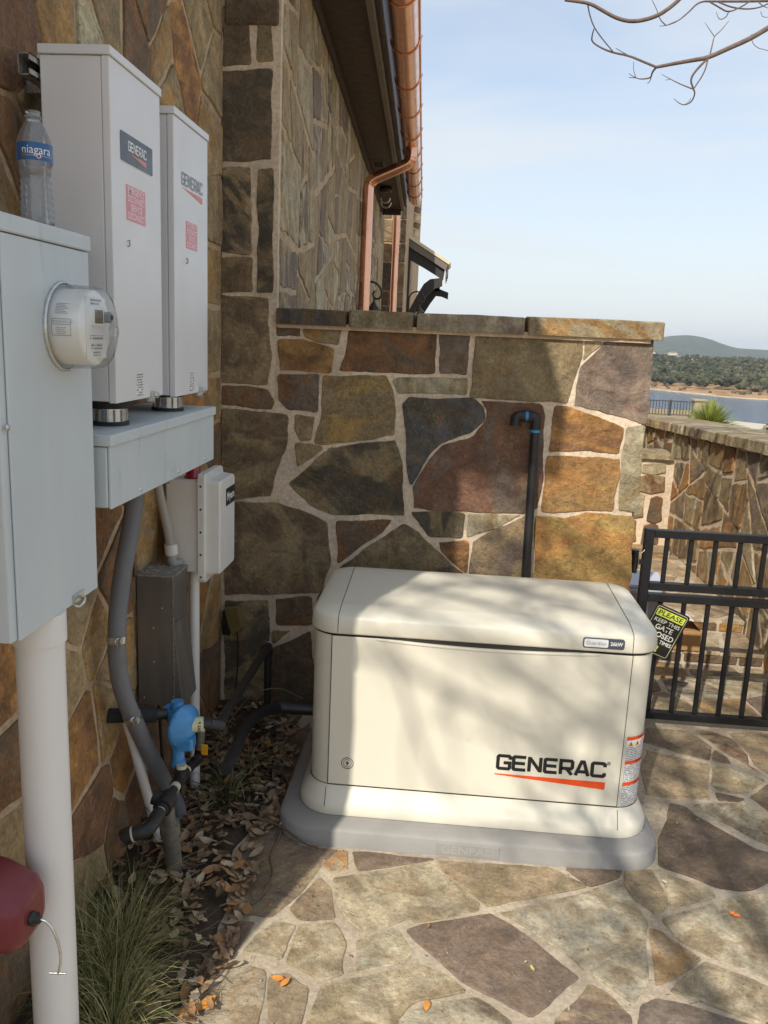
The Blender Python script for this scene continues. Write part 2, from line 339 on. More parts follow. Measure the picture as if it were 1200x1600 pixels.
FR_Y = (Vector((1,0,0)), Vector((0,0,1)), Vector((0,-1,0)))    # faces -Y
def text(body, loc, size, fr, mat, parent, name='lettering', align='CENTER', xs=1.0, bold=0.0, rot=0.0, wrap=None, spacing=1.0, sh=0.0, fit=None):
    cu = bpy.data.curves.new('t', 'FONT'); cu.body = body; cu.size = size; cu.align_x = align; cu.align_y = 'CENTER'; cu.offset = bold*size
    cu.space_character = spacing; cu.shear = sh; cu.resolution_u = 3
    to = bpy.data.objects.new('t', cu); COL.objects.link(to); bpy.context.view_layer.update()
    me = bpy.data.meshes.new_from_object(to.evaluated_get(bpy.context.evaluated_depsgraph_get()))
    bpy.data.objects.remove(to); bpy.data.curves.remove(cu)
    U, V, N = fr; loc = Vector(loc)
    if fit:
        xx = [v.co.x for v in me.vertices]; w = max(xx)-min(xx); xs = fit/w if w > 0 else 1
    for v in me.vertices:
        x, y = v.co.x*xs, v.co.y; x, y = x*math.cos(rot)-y*math.sin(rot), x*math.sin(rot)+y*math.cos(rot)
        v.co = wrap(x, y) if wrap else loc+U*x+V*y
    me.materials.clear(); me.materials.append(mat); me.name = name
    o = bpy.data.objects.new(name, me); COL.objects.link(o)
    if parent: o.parent = parent; o.matrix_parent_inverse = Matrix.Translation(-parent.location) if parent.type == 'EMPTY' else Matrix()
    return o
def flat(poly, loc, fr, mat, parent, name, th=0.0006):
    """thin printed shape standing th proud of its surface"""
    U, V, N = fr; loc = Vector(loc); a = [loc+U*x+V*y for x, y in poly]; b = [p+N*th for p in a]
    m = MB(); n = len(a); m.add(a+b, [tuple(range(n, 2*n))]+[(i, (i+1) % n, n+(i+1) % n, n+i) for i in range(n)])
    return m.build(name, mat, parent)
def rect(w, h, cx=0, cy=0): return [(cx-w/2, cy-h/2), (cx+w/2, cy-h/2), (cx+w/2, cy+h/2), (cx-w/2, cy+h/2)]
def rrect2(w, h, r, cx=0, cy=0, n=4): return [(x+cx, y+cy) for x, y in rrect(-w/2, w/2, -h/2, h/2, r, n)]

GLYPH = {
 'G': [[(1,.70),(1,.85),(.90,.93),(.15,.93),(.06,.85),(.06,.15),(.15,.07),(.90,.07),(.97,.14),(.97,.47),(.50,.47)]],
 'E': [[(1,.93),(.13,.93),(.06,.87),(.06,.13),(.13,.07),(1,.07)], [(.06,.5),(.94,.5)]],
 'N': [[(.07,0),(.07,1)], [(.10,.93),(.90,.07)], [(.93,0),(.93,1)]],
 'R': [[(.07,0),(.07,.93),(.86,.93),(.95,.85),(.95,.50),(.86,.41),(.10,.41)], [(.52,.41),(.94,0)]],
 'A': [[(.02,0),(.42,.94),(.60,.94),(.98,0)], [(.18,.27),(.82,.27)]],
 'C': [[(1,.70),(1,.85),(.90,.93),(.15,.93),(.06,.85),(.06,.15),(.15,.07),(.90,.07),(1,.15),(1,.30)]]}
def wide_letters(word, loc, W, H, st, fr, mat, parent):
    """square extended capitals drawn as mitred strokes"""
    U, V, N = fr; loc = Vector(loc); m = MB(); n = len(word); lw = W/(n+0.20*(n-1)); lift = 0.0
    for i, ch in enumerate(word):
        x0 = -W/2+i*lw*1.20
        for path in GLYPH[ch]:
            p = [Vector((x0+a*lw, (b-0.5)*H)) for a, b in path]; vs = []
            for k, q in enumerate(p):
                d0 = (q-p[k-1]).normalized() if k else (p[1]-q).normalized(); d1 = (p[k+1]-q).normalized() if k < len(p)-1 else d0
                n0 = Vector((-d0.y, d0.x)); n1 = Vector((-d1.y, d1.x)); mm = (n0+n1).normalized(); L = st/2/max(0.5, mm.dot(n0))
                for sg in (1, -1): w = q+mm*L*sg; vs.append(loc+U*w.x+V*w.y+N*lift)
            m.add(vs, [(2*k, 2*k+1, 2*k+3, 2*k+2) for k in range(len(p)-1)]); lift += 0.00006
    return m.build('lettering', mat, parent)

# ------------------------------------------------------------------ stones
rnd = random.Random(7)
def jitter_poly(poly, step, amp, rn):
    """subdivide the outline and make it wander a little; corners get rounded"""
    P = [Vector((x, y)) for x, y in poly]; q = []
    n = len(P)
    for i in range(n):          # chamfer corners
        a, b, c = P[i-1], P[i], P[(i+1) % n]
        k1 = min(0.12, 0.007/max(1e-6, (a-b).length)); k2 = min(0.12, 0.007/max(1e-6, (c-b).length))
        q += [b+(a-b)*k1, b+(c-b)*k2]
    out = []
    for i in range(len(q)):
        a, b = q[i], q[(i+1) % len(q)]; L = (b-a).length; m = max(1, int(L/step)); d = (b-a)/max(L, 1e-9); nn = Vector((d.y, -d.x))
        for k in range(m):
            p = a+(b-a)*(k/m)
            out.append(p+nn*(amp*mnoise.noise(Vector((p.x*9+rn*17, p.y*9, rn*31)))*2+rn_small(p, rn)*amp*0.6))
    return out
def rn_small(p, r): return mnoise.noise(Vector((p.x*45+r*7, p.y*45, r*13)))
def stone(poly, frame, h, col, tint, parent, mat, name='stone', step=0.03, amp=0.004, back=-0.012, bev=0.006, col_jit=0.12, rough=0.0, lum=1.0):
    """one individually shaped stone: outline traced in its wall's plane, real thickness, softened arris"""
    O, U, V, N = frame; r = rnd.random(); ring = jitter_poly(poly, step, amp, r)
    A = sum(ring[i-1].x*ring[i].y-ring[i].x*ring[i-1].y for i in range(len(ring)))
    if A < 0: ring.reverse()
    n = len(ring); nor = []
    for i in range(n):
        d = ring[(i+1) % n]-ring[i-1]; d = d.normalized() if d.length > 1e-9 else Vector((1, 0)); nor.append(Vector((-d.y, d.x)))
    def W(p, w): return O+U*p.x+V*p.y+N*w
    dome = lambda p: rough*mnoise.noise(Vector((p.x*11, p.y*11, r*40)))
    r0 = [W(p, back) for p in ring]; r1 = [W(p, h-bev*0.8+dome(p)) for p in ring]
    r2 = [W(ring[i]+nor[i]*bev*(0.8+0.5*rnd.random()), h+dome(ring[i])) for i in range(n)]
    m = MB(); m.loft([r0, r1, r2], cap0=False, cap1=True, smooth=False)
    o = m.build(name, mat, parent)
    k = 1+rnd.uniform(-col_jit, col_jit); kk = 1+rnd.uniform(-col_jit, col_jit)
    c = PAL[col]; c2 = PAL[tint]
    if mat is M['paver']: k *= 1.3; kk *= 1.3
    k *= lum; kk *= lum
    if mat is M['paver']: c = [0.82*v+0.18*sum(c)/3 for v in c]; c2 = [0.82*v+0.18*sum(c2)/3 for v in c2]
    o.color = (c[0]*k, c[1]*k, c[2]*k*(1+rnd.uniform(-.05, .05)), 1); o['tint2'] = (c2[0]*kk, c2[1]*kk, c2[2]*kk)
    return o
def clip(poly, nx, ny, d):
    out = []
    for i in range(len(poly)):
        a, b = poly[i-1], poly[i]; da = nx*a[0]+ny*a[1]-d; db = nx*b[0]+ny*b[1]-d
        if (da <= 0) != (db <= 0):
            t = da/(da-db); out.append((a[0]+(b[0]-a[0])*t, a[1]+(b[1]-a[1])*t))
        if db <= 0: out.append(b)
    return out
def voronoi(seeds, x0, x1, y0, y1, gap):
    cells = []
    for i, s in enumerate(seeds):
        p = [(x0, y0), (x1, y0), (x1, y1), (x0, y1)]
        nb = sorted((((t[0]-s[0])**2+(t[1]-s[1])**2), j) for j, t in enumerate(seeds) if j != i)[:16]
        for d2, j in nb:
            t = seeds[j]; d = math.sqrt(d2)
            if d < 1e-6: continue
            nx, ny = (t[0]-s[0])/d, (t[1]-s[1])/d; g = gap*(0.55+0.9*((i*7+j*7) % 5)/5)
            p = clip(p, nx, ny, nx*(s[0]+t[0])/2+ny*(s[1]+t[1])/2-g/2)
            if not p: break
        if p: q = []
        if p:
            for a in p:
                if not q or (abs(a[0]-q[-1][0])+abs(a[1]-q[-1][1])) > 0.004: q.append(a)
            if len(q) > 2: cells.append((i, q))
    return cells
def blocks(poly, size, rn, gap):
    """cut an area into irregular fitted blocks with slightly tilted joints"""
    todo = [poly]; out = []
    while todo:
        p = todo.pop(); A = abs(sum(p[k-1][0]*p[k][1]-p[k][0]*p[k-1][1] for k in range(len(p))))/2
        xs = [a[0] for a in p]; ys = [a[1] for a in p]; w, h = max(xs)-min(xs), max(ys)-min(ys)
        if A < size*size*rn.uniform(0.45, 1.5) and max(w, h) < size*2.2: out.append(p); continue
        ang = (0 if w > h*rn.uniform(0.75, 1.35) else math.pi/2)+rn.gauss(0, 0.24); q = rn.uniform(0.36, 0.64)
        cx, cy = min(xs)+w*(q if w > h else rn.uniform(.42, .58)), min(ys)+h*(q if h >= w else rn.uniform(.42, .58)); nx, ny = math.cos(ang), math.sin(ang); d = nx*cx+ny*cy; g = gap*rn.uniform(0.6, 1.4)/2
        for c in (clip(p, nx, ny, d-g), clip(p, -nx, -ny, -d-g)):
            if len(c) > 2 and abs(sum(c[k-1][0]*c[k][1]-c[k][0]*c[k-1][1] for k in range(len(c))))/2 > 0.0012: todo.append(c)
    return out
def scatter(x0, x1, y0, y1, sp, rn, jit=0.38):
    out = []; r = 0; y = y0
    while y < y1+sp:
        x = x0+(sp*0.5 if r % 2 else 0)
        while x < x1+sp: out.append((x+rn.uniform(-jit, jit)*sp, y+rn.uniform(-jit, jit)*sp)); x += sp
        y += sp*0.86; r += 1
    out = [p for p in out if rn.random() > 0.22]
    out += [(p[0]+rn.uniform(-.35,.35)*sp, p[1]+rn.uniform(-.35,.35)*sp) for p in out if rn.random() < 0.22]
    return out

# ------------------------------------------------------------------ ground, lake, hills
def lerp_tab(t, x):
    if x <= t[0][0]: return t[0][1]
    for (a, va), (b, vb) in zip(t, t[1:]):
        if x <= b: return va+(vb-va)*(x-a)/(b-a)
    return t[-1][1]
SHORE = [(-900,640),(0,560),(80,430),(96,412),(108,388),(120,368),(138,360),(200,350),(400,340),(900,380)]
RIDGE = [(-3000,10),(0,14),(500,22),(700,30),(804,43),(850,56),(878,61),(940,67),(985,63),(1030,54),(1082,37),(1134,24),(1258,22),(1500,26),(1900,20),(4000,12)]
def sm(a, b, x):
    t = max(0.0, min(1.0, (x-a)/(b-a))); return t*t*(3-2*t)
def ground_h(x, y):
    if y < 60:
        far = lerp_tab([(8,0.35),(18,0.06),(30,-0.85),(60,-2.75)], y)
        far -= 2.4*sm(0.285, 0.30, x/max(y, 1))*sm(32, 38, y)
        k = sm(1.0, 3.0, y)
        if x < 2.45: k = sm(7.6, 8.6, y)
        if y < -3: k = 0
        return -0.06*(1-k)+far*k
    s = lerp_tab(SHORE, x)
    if y < s:
        return -2.75-2.4*sm(0.285, 0.30, x/y)*(1-sm(66, 90, y))+(-19+2.75)*sm(66, 120, y)
    d = y-s
    h = -19+2.6*sm(0, 6, d)+1.4*sm(6, 70, d)
    h += 7.5*sm(60, 480, d)+1.4*mnoise.noise(Vector((x*0.01, y*0.006, 0)))*sm(60, 300, d)
    h -= 12*sm(560, 1300, d)
    h += (lerp_tab(RIDGE, x*3500/max(y, 2800) if y > 2800 else x)+18)*math.exp(-((y-3500)/420.0)**2)*(1 if y > 1500 else 0)
    return h
def mat_terrain():
    t = NT('hill scrub and shore'); g = t.n('NewGeometry'); P = g.outputs['Position']; sx = t.n('SeparateXYZ'); t.l(P, sx.inputs[0])
    n1 = t.noise(P, 0.02, 8, 0.7, 0.5); n2 = t.noise(P, 0.12, 6, 0.7); n3 = t.noise(P, 1.5, 4, 0.6)
    scrub = t.mix(t.ramp(n1, 0.42, 0.58), (*s2l((62,72,54)), 1), (*s2l((108,104,80)), 1))
    scrub = t.mix(t.ramp(n2, 0.40, 0.60), scrub, (*s2l((54,64,50)), 1))
    bank = t.mix(t.ramp(n2, 0.4, 0.6), (*s2l((186,150,116)), 1), (*s2l((140,116,84)), 1))
    sand = t.mix(t.ramp(n3, 0.4, 0.6), (*s2l((214,200,172)), 1), (*s2l((196,180,150)), 1))
    zb = t.ramp(t.math('MULTIPLY', t.math('ADD', sx.outputs[2], 17.0), 0.25), 0.02, 0.10)
    zb2 = t.ramp(t.math('MULTIPLY', t.math('ADD', sx.outputs[2], t.math('ADD', 17.0, t.math('MULTIPLY', n2, -0.8))), 0.25), 0.42, 0.50)
    far = t.mix(zb2, t.mix(zb, sand, bank), scrub)
    near = t.mix(t.ramp(n3, 0.4, 0.6), (*s2l((170,150,118)), 1), (*s2l((150,132,98)), 1))
    yf = t.ramp(t.math('MULTIPLY', sx.outputs[1], 0.001), 0.088, 0.12)
    t.l(t.mix(yf, near, far), t.b.inputs['Base Color']); t.b.inputs['Roughness'].default_value = 0.95; t.b.inputs['Specular IOR Level'].default_value = 0.1
    t.l(t.bump(n2, 0.8, 3.0), t.b.inputs['Normal']); return t.m
def build_terrain():
    ys = [-40,-12,-6,-3,-1,0,1,2,3,4,5,6,7,7.6,8.1,8.6,10,12,14,16,18,21,25,30,36,42,50,59.9,62,68,80,95,110,130,180,250,320,340,350,356]
    y = 360.0
    while y < 700: ys.append(y); y += 5
    while y < 1600: ys.append(y); y += 25
    while y < 4400: ys.append(y); y += 45
    ys += [5200, 6000]
    ks = [-3,-2,-1.2,-0.8,-0.5,-0.3,-0.15,0,0.1]+[0.14+0.006*i for i in range(60)]+[0.55,0.7,0.9,1.3,2,3]
    m = MB(); vs = []
    for y in ys:
        for k in ks:
            x = max(-5500, min(5500, k*max(y, 9.0))); vs.append((x, y, ground_h(x, y)))
    w = len(ks); fs = [(j*w+i, j*w+i+1, (j+1)*w+i+1, (j+1)*w+i) for j in range(len(ys)-1) for i in range(w-1)]
    m.add(vs, fs, 0, True); o = m.build('ground', mat_terrain()); tag(o, 'sloping ground down to the lake and the scrubby hills beyond it', kind='structure')
build_terrain()
def build_lake():
    t = NT('lake water'); P = t.n('NewGeometry').outputs['Position']
    t.b.inputs['Base Color'].default_value = (0.055, 0.10, 0.16, 1); t.b.inputs['Roughness'].default_value = 0.12; t.b.inputs['IOR'].default_value = 1.33
    mp = t.n('Mapping'); mp.inputs['Scale'].default_value = (0.5, 1.4, 1); t.l(P, mp.inputs['Vector'])
    b = t.bump(t.noise(mp.outputs[0], 0.9, 5, 0.65), 1.0, 0.55); b = t.bump(t.noise(mp.outputs[0], 0.05, 3, 0.5), 0.6, 0.9, b); t.l(b, t.b.inputs['Normal'])
    m = MB(); m.add([(-2500,75,-17),(2500,75,-17),(2500,700,-17),(-2500,700,-17)], [(0,1,2,3)]); o = m.build('lake', t.m)
    tag(o, 'blue lake below the terrace with a curving far shore', kind='structure')
build_lake()
def ico():
    bm = bmesh.new(); bmesh.ops.create_icosphere(bm, subdivisions=1, radius=1); v = [tuple(x.co) for x in bm.verts]; f = [tuple(w.index for w in p.verts) for p in bm.faces]; bm.free(); return v, f
IV, IF = ico()
def blob(m, c, r, rn, mi, flat_=0.75):
    rv = [rn.uniform(0.7, 1.25) for _ in IV]
    m.add([(c[0]+v[0]*r*k, c[1]+v[1]*r*k, c[2]+v[2]*r*k*flat_) for v, k in zip(IV, rv)], IF, mi, False)
def far_wood():
    rn = random.Random(3); m = MB()
    cols = [(76,78,58), (66,70,52), (88,86,66), (98,92,76), (58,62,48)]
    mats = [mat_simple('far tree crown tone', s2l(c), 0.95, var=0.3, scale=0.5, spec=0.1) for c in cols]
    y = 385.0
    while y < 1000:
        dx = 5.5+y*0.004; x = 0.17*y
        while x < 0.52*y:
            X = x+rn.uniform(-3, 3); Y = y+rn.uniform(-4, 4); d = Y-lerp_tab(SHORE, X)
            dens = mnoise.noise(Vector((X*0.02, Y*0.008, 5)))
            if d > 30+8*dens and rn.random() < 0.93 and (dens > -0.28 or d < 60):
                z = ground_h(X, Y); h = rn.uniform(3.5, 7.0); mi = rn.choice((0,0,1,1,2,3,4)) if dens > 0 else rn.choice((0,1,1,4,2))
                for _ in range(rn.randint(5, 7) if Y < 600 else 3):
                    blob(m, (X+rn.uniform(-2, 2), Y+rn.uniform(-2, 2), z+h*rn.uniform(0.35, 0.8)), rn.uniform(1.0, 2.3), rn, mi)
            elif 10 < d < 34 and rn.random() < 0.5:
                blob(m, (X, Y, ground_h(X, Y)+0.4), rn.uniform(0.8, 1.8), rn, 3)
            x += dx
        y += 6+y*0.004
    tag(m.build('far_woodland', mats), 'scrubby oak and juniper woodland covering the far shore of the lake', 'woodland', kind='stuff')
far_wood()
def haze():
    m = MB(); m.box(-5600, 5600, -45, 6050, -24, 90); o = m.build('haze', None); o.data.materials.clear()
    mt = bpy.data.materials.new('air haze'); mt.use_nodes = True; nt = mt.node_tree; nt.nodes.clear(); v = nt.nodes.new('ShaderNodeVolumePrincipled'); q = nt.nodes.new('ShaderNodeOutputMaterial')
    v.inputs['Color'].default_value = (0.80, 0.90, 1.0, 1); v.inputs['Density'].default_value = 0.00014; v.inputs['Anisotropy'].default_value = 0.1; nt.links.new(v.outputs[0], q.inputs['Volume']); o.data.materials.append(mt)
    tag(o, 'thin pale haze over the lake and hills', 'haze', kind='stuff')
haze()
for i, (x, y, w) in enumerate(((205, 905, 7), (232, 930, 9))):
    m = MB(); z = ground_h(x, y)+6
    m.box(x, x+w, y, y+8, z-2, z+1.8); m.box(x-0.4, x+w+0.4, y-0.4, y+8.4, z+1.8, z+2.3, 1)
    m2 = MB()
    for k in range(5): m2.box(x+1+k*w/5.2, x+2+k*w/5.2, y-0.05, y+0.02, z+0.4, z+1.3)
    t = m.build('distant_house', [M['concrete'], M['roof']]); m2.build('window', M['seam'], t)
    tag(t, ('narrower pale house on the crest of the far wooded shore', 'wider pale house on the crest of the far wooded shore, right of the narrower')[i], 'house', 'houses on the far shore')

# terrace beyond the retaining wall
def terrace_fence(x0, x1, y, zb, label, posts, step=0.13):
    t = thing('terrace_railing', label, 'railing', ((x0+x1)/2, y, zb), 'railings on the lake terrace')
    m = MB(); m.box(x0, x1, y-0.03, y+0.03, zb+1.03, zb+1.09); m.build('top_rail', M['rail'], t)
    m = MB(); m.box(x0, x1, y-0.02, y+0.02, zb+0.10, zb+0.14); m.build('bottom_rail', M['rail'], t)
    m = MB(); x = x0
    while x < x1: m.box(x-0.022, x+0.022, y-0.018, y+0.018, zb+0.14, zb+1.03); x += step*1.6
    tag(m.build('baluster', M['rail'], t), kind='stuff')
    for p in posts: m = MB(); m.box(p-0.06, p+0.06, y-0.06, y+0.06, zb-0.1, zb+1.15); m.build('post', M['rail'], t)
terrace_fence(9.5, 17.0, 60, -2.76, 'dark metal railing by the lake ending at a pale stone pillar', (15.45, 12.3))
terrace_fence(12.6, 15.6, 40, -2.55, 'short dark railing low on the slope behind the spiky plant', (12.7, 15.5))
m = MB(); m.box(17.0, 17.8, 59.6, 60.4, -3.0, -1.62); t = m.build('stone_pillar', M['stone'], None, 0.05); t.color = (*PAL['pale'], 1); t['tint2'] = PAL['sand']
m = MB(); m.box(16.92, 17.88, 59.5, 60.5, -1.62, -1.48); c = m.build('cap', M['stone'], t, 0.03); c.color = (*PAL['sand'], 1); c['tint2'] = PAL['pale']
tag(t, 'short pale stone pillar at the end of the lake railing', 'pillar')
m = MB(); m.add([(7,30,-0.82),(14.6,30,-0.82),(16.6,56,-2.45),(11,56,-2.45)], [(0,1,2,3)]); tag(m.build('terrace_path', M['concrete']), 'pale concrete walk leading to the lake railing', kind='structure')
m = MB(); m.add([(4.3,19.5,0.02),(7.6,19.5,0.02),(9.0,27,-0.55),(6.2,27,-0.55)], [(0,1,2,3)]); tag(m.build('terrace_bed', mat_simple('reddish gravel', s2l((150,104,74)), 0.95, var=0.3, scale=3)), 'reddish gravel bed beside the terrace walk', kind='structure')
def spiky(name, label, cx, cy, cz, r, h, n, mats, seed, w=0.012, cat='plant', droop=0.5, minel=5):
    rn = random.Random(seed); m = MB()
    for _ in range(n):
        a = rn.uniform(0, 2*math.pi); el = R(rn.uniform(minel, 88)); L = r*rn.uniform(0.75, 1.05); d = Vector((math.cos(a)*math.cos(el), math.sin(a)*math.cos(el), math.sin(el)))
        side = d.cross(Vector((0,0,1))); side = side.normalized() if side.length > 0.01 else Vector((1,0,0)); side = (side+Vector((rn.uniform(-.5,.5),)*3)).normalized()
        pts = []
        for k in range(5):
            q = k/4; p = Vector((cx, cy, cz))+d*L*q; p.z = cz+(p.z-cz)*h/r-droop*L*(q**2)*math.cos(el)*0.5; pts.append((p, w*(1-q**2)*0.5+0.0004))
        vs = []
        for p, ww in pts: vs += [p-side*ww, p+side*ww]
        m.add(vs, [(2*k, 2*k+1, 2*k+3, 2*k+2) for k in range(4)], rn.randrange(len(mats)))
    o = m.build(name, mats); tag(o, label, cat); return o
spiky('sotol_plant', 'rounded spiky yellow green plant on the terrace beyond the retaining wall', 4.88, 16, 0.30, 0.74, 0.66, 1300, [M['yucca'], M['yucca2'], M['yucca']], 1, 0.022)
spiky('yucca_plant', 'dark spiky yucca tips showing over the middle of the coping', 0.31, 5.6, 1.62, 0.30, 0.30, 160, [mat_simple('grey green yucca', s2l((96,104,84)), 0.6), M['yucca']], 2, 0.02, minel=15)
def bush(name, label, c, rx, rz, n, mats, seed, leaf=0.03):
    rn = random.Random(seed); t = thing(name, label, 'bush', (c[0], c[1], c[2])); m = MB()
    for k in range(9):
        a = rn.uniform(0, 6.28); e = rn.uniform(0.4, 1.4); m.tube(smooth_path([c, (c[0]+rx*0.4*math.cos(a), c[1]+rx*0.4*math.sin(a), c[2]+rz*0.5), (c[0]+rx*0.8*math.cos(a)*math.cos(e), c[1]+rx*0.8*math.sin(a), c[2]+rz*0.95*math.sin(e))], 1), [0.012]*4+[0.003]*2 if False else 0.008, 5)
    m.build('stem', M['twig'], t); m = MB()
    for _ in range(n):
        while True:
            p = Vector((rn.uniform(-1,1), rn.uniform(-1,1), rn.uniform(0,1)))
            if 0.35 < p.length < 1 and mnoise.noise(p*3+Vector((seed,0,0))) > -0.18: break
        q = Vector((c[0]+p.x*rx, c[1]+p.y*rx, c[2]+p.z*rz)); d = Vector((rn.gauss(0,1), rn.gauss(0,1), rn.gauss(0,1))).normalized(); s = d.orthogonal().normalized()*leaf*0.5; d *= leaf*rn.uniform(.6, 1.2)
        m.add([q-d, q+s, q+d, q-s], [(0,1,2,3)], rn.randrange(len(mats)))
    tag(m.build('foliage', mats, t), kind='stuff'); return t
bush('grey_bush', 'grey green leafy bush at the right edge beyond the retaining wall', (5.65, 14.5, 0.22), 0.42, 0.52, 2200, [mat_simple('sage leaf', s2l((112,116,88)), 0.8), mat_simple('dark sage leaf', s2l((78,84,62)), 0.8), mat_simple('pale sage leaf', s2l((150,148,116)), 0.8)], 5, 0.06)

# ------------------------------------------------------------------ paving
BACK=[('brown','purple',[(-75.8,178.5),(-65.2,178.9),(-65.1,173.8),(-75.5,173.9)]),
('golden','olive',[(-64.1,177.6),(-46.7,178.9),(-48.6,171.0),(-57.0,172.2),(-63.7,173.8)]),
('golden','rust',[(-75.1,172.3),(-64.5,172.7),(-50.3,169.8),(-51.6,159.4),(-73.8,159.2)]),
('rust','brown',[(-44.4,177.9),(-7.0,178.4),(-6.6,160.9),(-48.6,160.1),(-46.3,166.5)]),
('purple','brown',[(-5.6,178.4),(7.4,178.7),(7.1,160.8),(-4.9,160.8)]),
('olive','olive',[(9.6,178.0),(54.2,178.6),(54.2,170.1),(50.2,151.2),(9.1,151.9)]),
('pale','tan',[(55.3,177.9),(63.5,178.2),(55.3,169.1)]),
('purple','mauve',[(64.8,178.3),(83.4,179.3),(84.1,165.1),(84.0,143.9),(80.7,144.0),(73.2,146.6),(52.7,149.9),(54.5,166.2),(59.5,172.8)]),
('purple','rust',[(-74.6,157.3),(-56.6,158.4),(-56.8,142.0),(-69.8,142.2),(-74.4,146.2)]),
('gold2','olive',[(-54.9,157.9),(-27.4,159.4),(-24.3,151.9),(-22.3,143.7),(-22.4,133.4),(-52.1,127.9),(-57.8,128.5),(-55.3,141.3)]),
('olive','pale',[(-24.8,157.4),(-21.6,158.6),(7.7,160.0),(7.6,152.9),(-22.1,152.0)]),
('tan','brown',[(-66.9,140.4),(-57.8,140.3),(-59.0,129.5),(-64.1,129.0),(-66.8,133.9)]),
('olive','tan',[(-66.7,127.7),(-54.7,127.5),(-54.0,125.3),(-65.6,116.9)]),
('dark','olive',[(-51.2,126.8),(-22.0,132.0),(-18.7,120.3),(-16.7,98.0),(-48.0,96.7),(-58.5,99.6),(-69.5,109.7),(-62.4,115.9)]),
('slate','dark',[(-20.2,147.2),(-17.0,150.6),(10.2,151.1),(14.8,147.8),(15.7,142.3),(10.3,136.5),(-2.7,130.8),(-8.2,124.6),(-11.8,117.6),(-14.3,112.0),(-16.2,117.1)]),
('red','purple',[(-13.9,110.6),(-10.9,117.3),(-7.3,123.5),(-1.8,129.7),(11.0,135.1),(16.6,141.8),(16.3,146.8),(13.8,150.5),(39.2,149.8),(41.5,145.3),(42.4,120.3),(42.0,104.7),(36.1,102.0),(13.7,101.5),(-13.2,101.4)]),
('rust','orange',[(45.5,149.6),(52.0,149.3),(71.8,144.3),(75.3,142.0),(74.0,130.4),(60.1,130.8),(44.1,129.7),(44.8,138.0)]),
('orange','golden',[(43.4,128.2),(53.8,129.1),(75.0,128.8),(75.1,122.1),(74.0,105.4),(62.5,105.3),(52.7,103.6),(43.2,103.6)]),
('pale','olive',[(76.1,142.4),(83.7,143.3),(83.6,126.8),(84.4,105.7),(76.2,106.1),(75.3,128.0),(75.9,136.3)]),
('olive','dark',[(-14.0,99.9),(0.7,101.1),(10.1,100.7),(9.4,89.6),(-5.4,88.7),(-9.1,93.2)]),
('pale','olive',[(11.2,100.8),(34.7,101.6),(24.8,95.2),(14.1,90.2),(11.0,90.0)]),
('rust','orange',[(-1.3,87.5),(12.0,88.3),(12.4,73.3),(7.3,76.5),(0.0,83.2)]),
('purple','tan',[(13.7,88.4),(25.4,94.7),(36.2,101.1),(39.8,101.4),(41.2,65.0),(14.4,63.2)]),
('gold2','orange',[(40.9,101.4),(52.8,101.6),(62.6,104.2),(82.4,104.2),(83.4,102.3),(85.3,65.0),(41.8,65.1)]),
('olive','brown',[(-45.5,71.3),(-34.5,81.9),(-22.7,90.6),(-16.9,94.8),(-9.8,91.4),(-2.6,83.9),(3.7,78.9),(11.8,73.2),(12.4,63.1),(-45.1,59.2)]),
('rust','brown',[(-47.0,93.5),(-22.1,95.9),(-27.0,89.4),(-36.2,81.8),(-45.9,74.0)]),
('brown','olive',[(-99.8,303.0),(-88.5,303.2),(-88.0,281.5),(-99.7,280.1)]),
('olive','brown',[(-86.0,309.7),(-79.3,309.8),(-78.6,282.2),(-85.4,282.3)]),
('brown','dark',[(-100.5,278.1),(-79.1,279.8),(-78.8,244.6),(-100.4,243.8)]),
('tan','dark',[(-100.1,241.8),(-87.4,242.1),(-87.0,207.4),(-100.3,208.0)]),
('olive','dark',[(-84.7,241.7),(-77.9,242.2),(-77.4,192.0),(-84.4,191.7)]),
('brown','olive',[(-100.3,205.4),(-86.4,205.9),(-86.3,192.2),(-100.2,191.1)]),
('olive','brown',[(-100.8,190.0),(-79.1,190.1),(-78.1,164.3),(-78.8,152.7),(-100.1,152.8)]),
('rust','brown',[(-99.6,151.7),(-79.3,151.0),(-76.1,145.6),(-77.2,142.1),(-99.5,143.3)]),
('brown','olive',[(-99.5,141.3),(-84.3,140.9),(-70.0,139.7),(-69.8,125.6),(-75.3,112.3),(-76.6,103.2),(-99.4,101.3)]),
('olive','brown',[(-98.5,99.3),(-75.1,100.7),(-60.5,96.8),(-51.1,93.0),(-49.4,74.0),(-52.2,60.2),(-97.8,55.6)]),
('olive','dark',[(-97.8,53.1),(-77.4,54.8),(-76.4,30.5),(-77.2,3.2),(-97.6,1.5)]),
('rust','brown',[(-74.4,55.6),(-57.5,57.7),(-56.8,44.5),(-73.6,43.3)]),
('dark','olive',[(-75.6,40.0),(-66.6,40.7),(-74.9,33.8)]),
('brown','dark',[(-75.2,31.5),(-57.7,41.3),(-52.2,5.8),(-75.1,4.0)]),
('rust','dark',[(-55.1,57.9),(-47.1,68.1),(-46.2,37.4),(-54.7,43.1)]),
('olive','brown',[(-44.7,56.1),(4.9,59.5),(4.1,22.4),(-42.1,22.0)]),
('brown','rust',[(7.2,59.7),(42.0,62.1),(44.9,25.5),(7.0,22.6)]),
('tan','olive',[(45.0,59.9),(85.2,62.7),(88.1,25.7),(47.3,24.1)])]
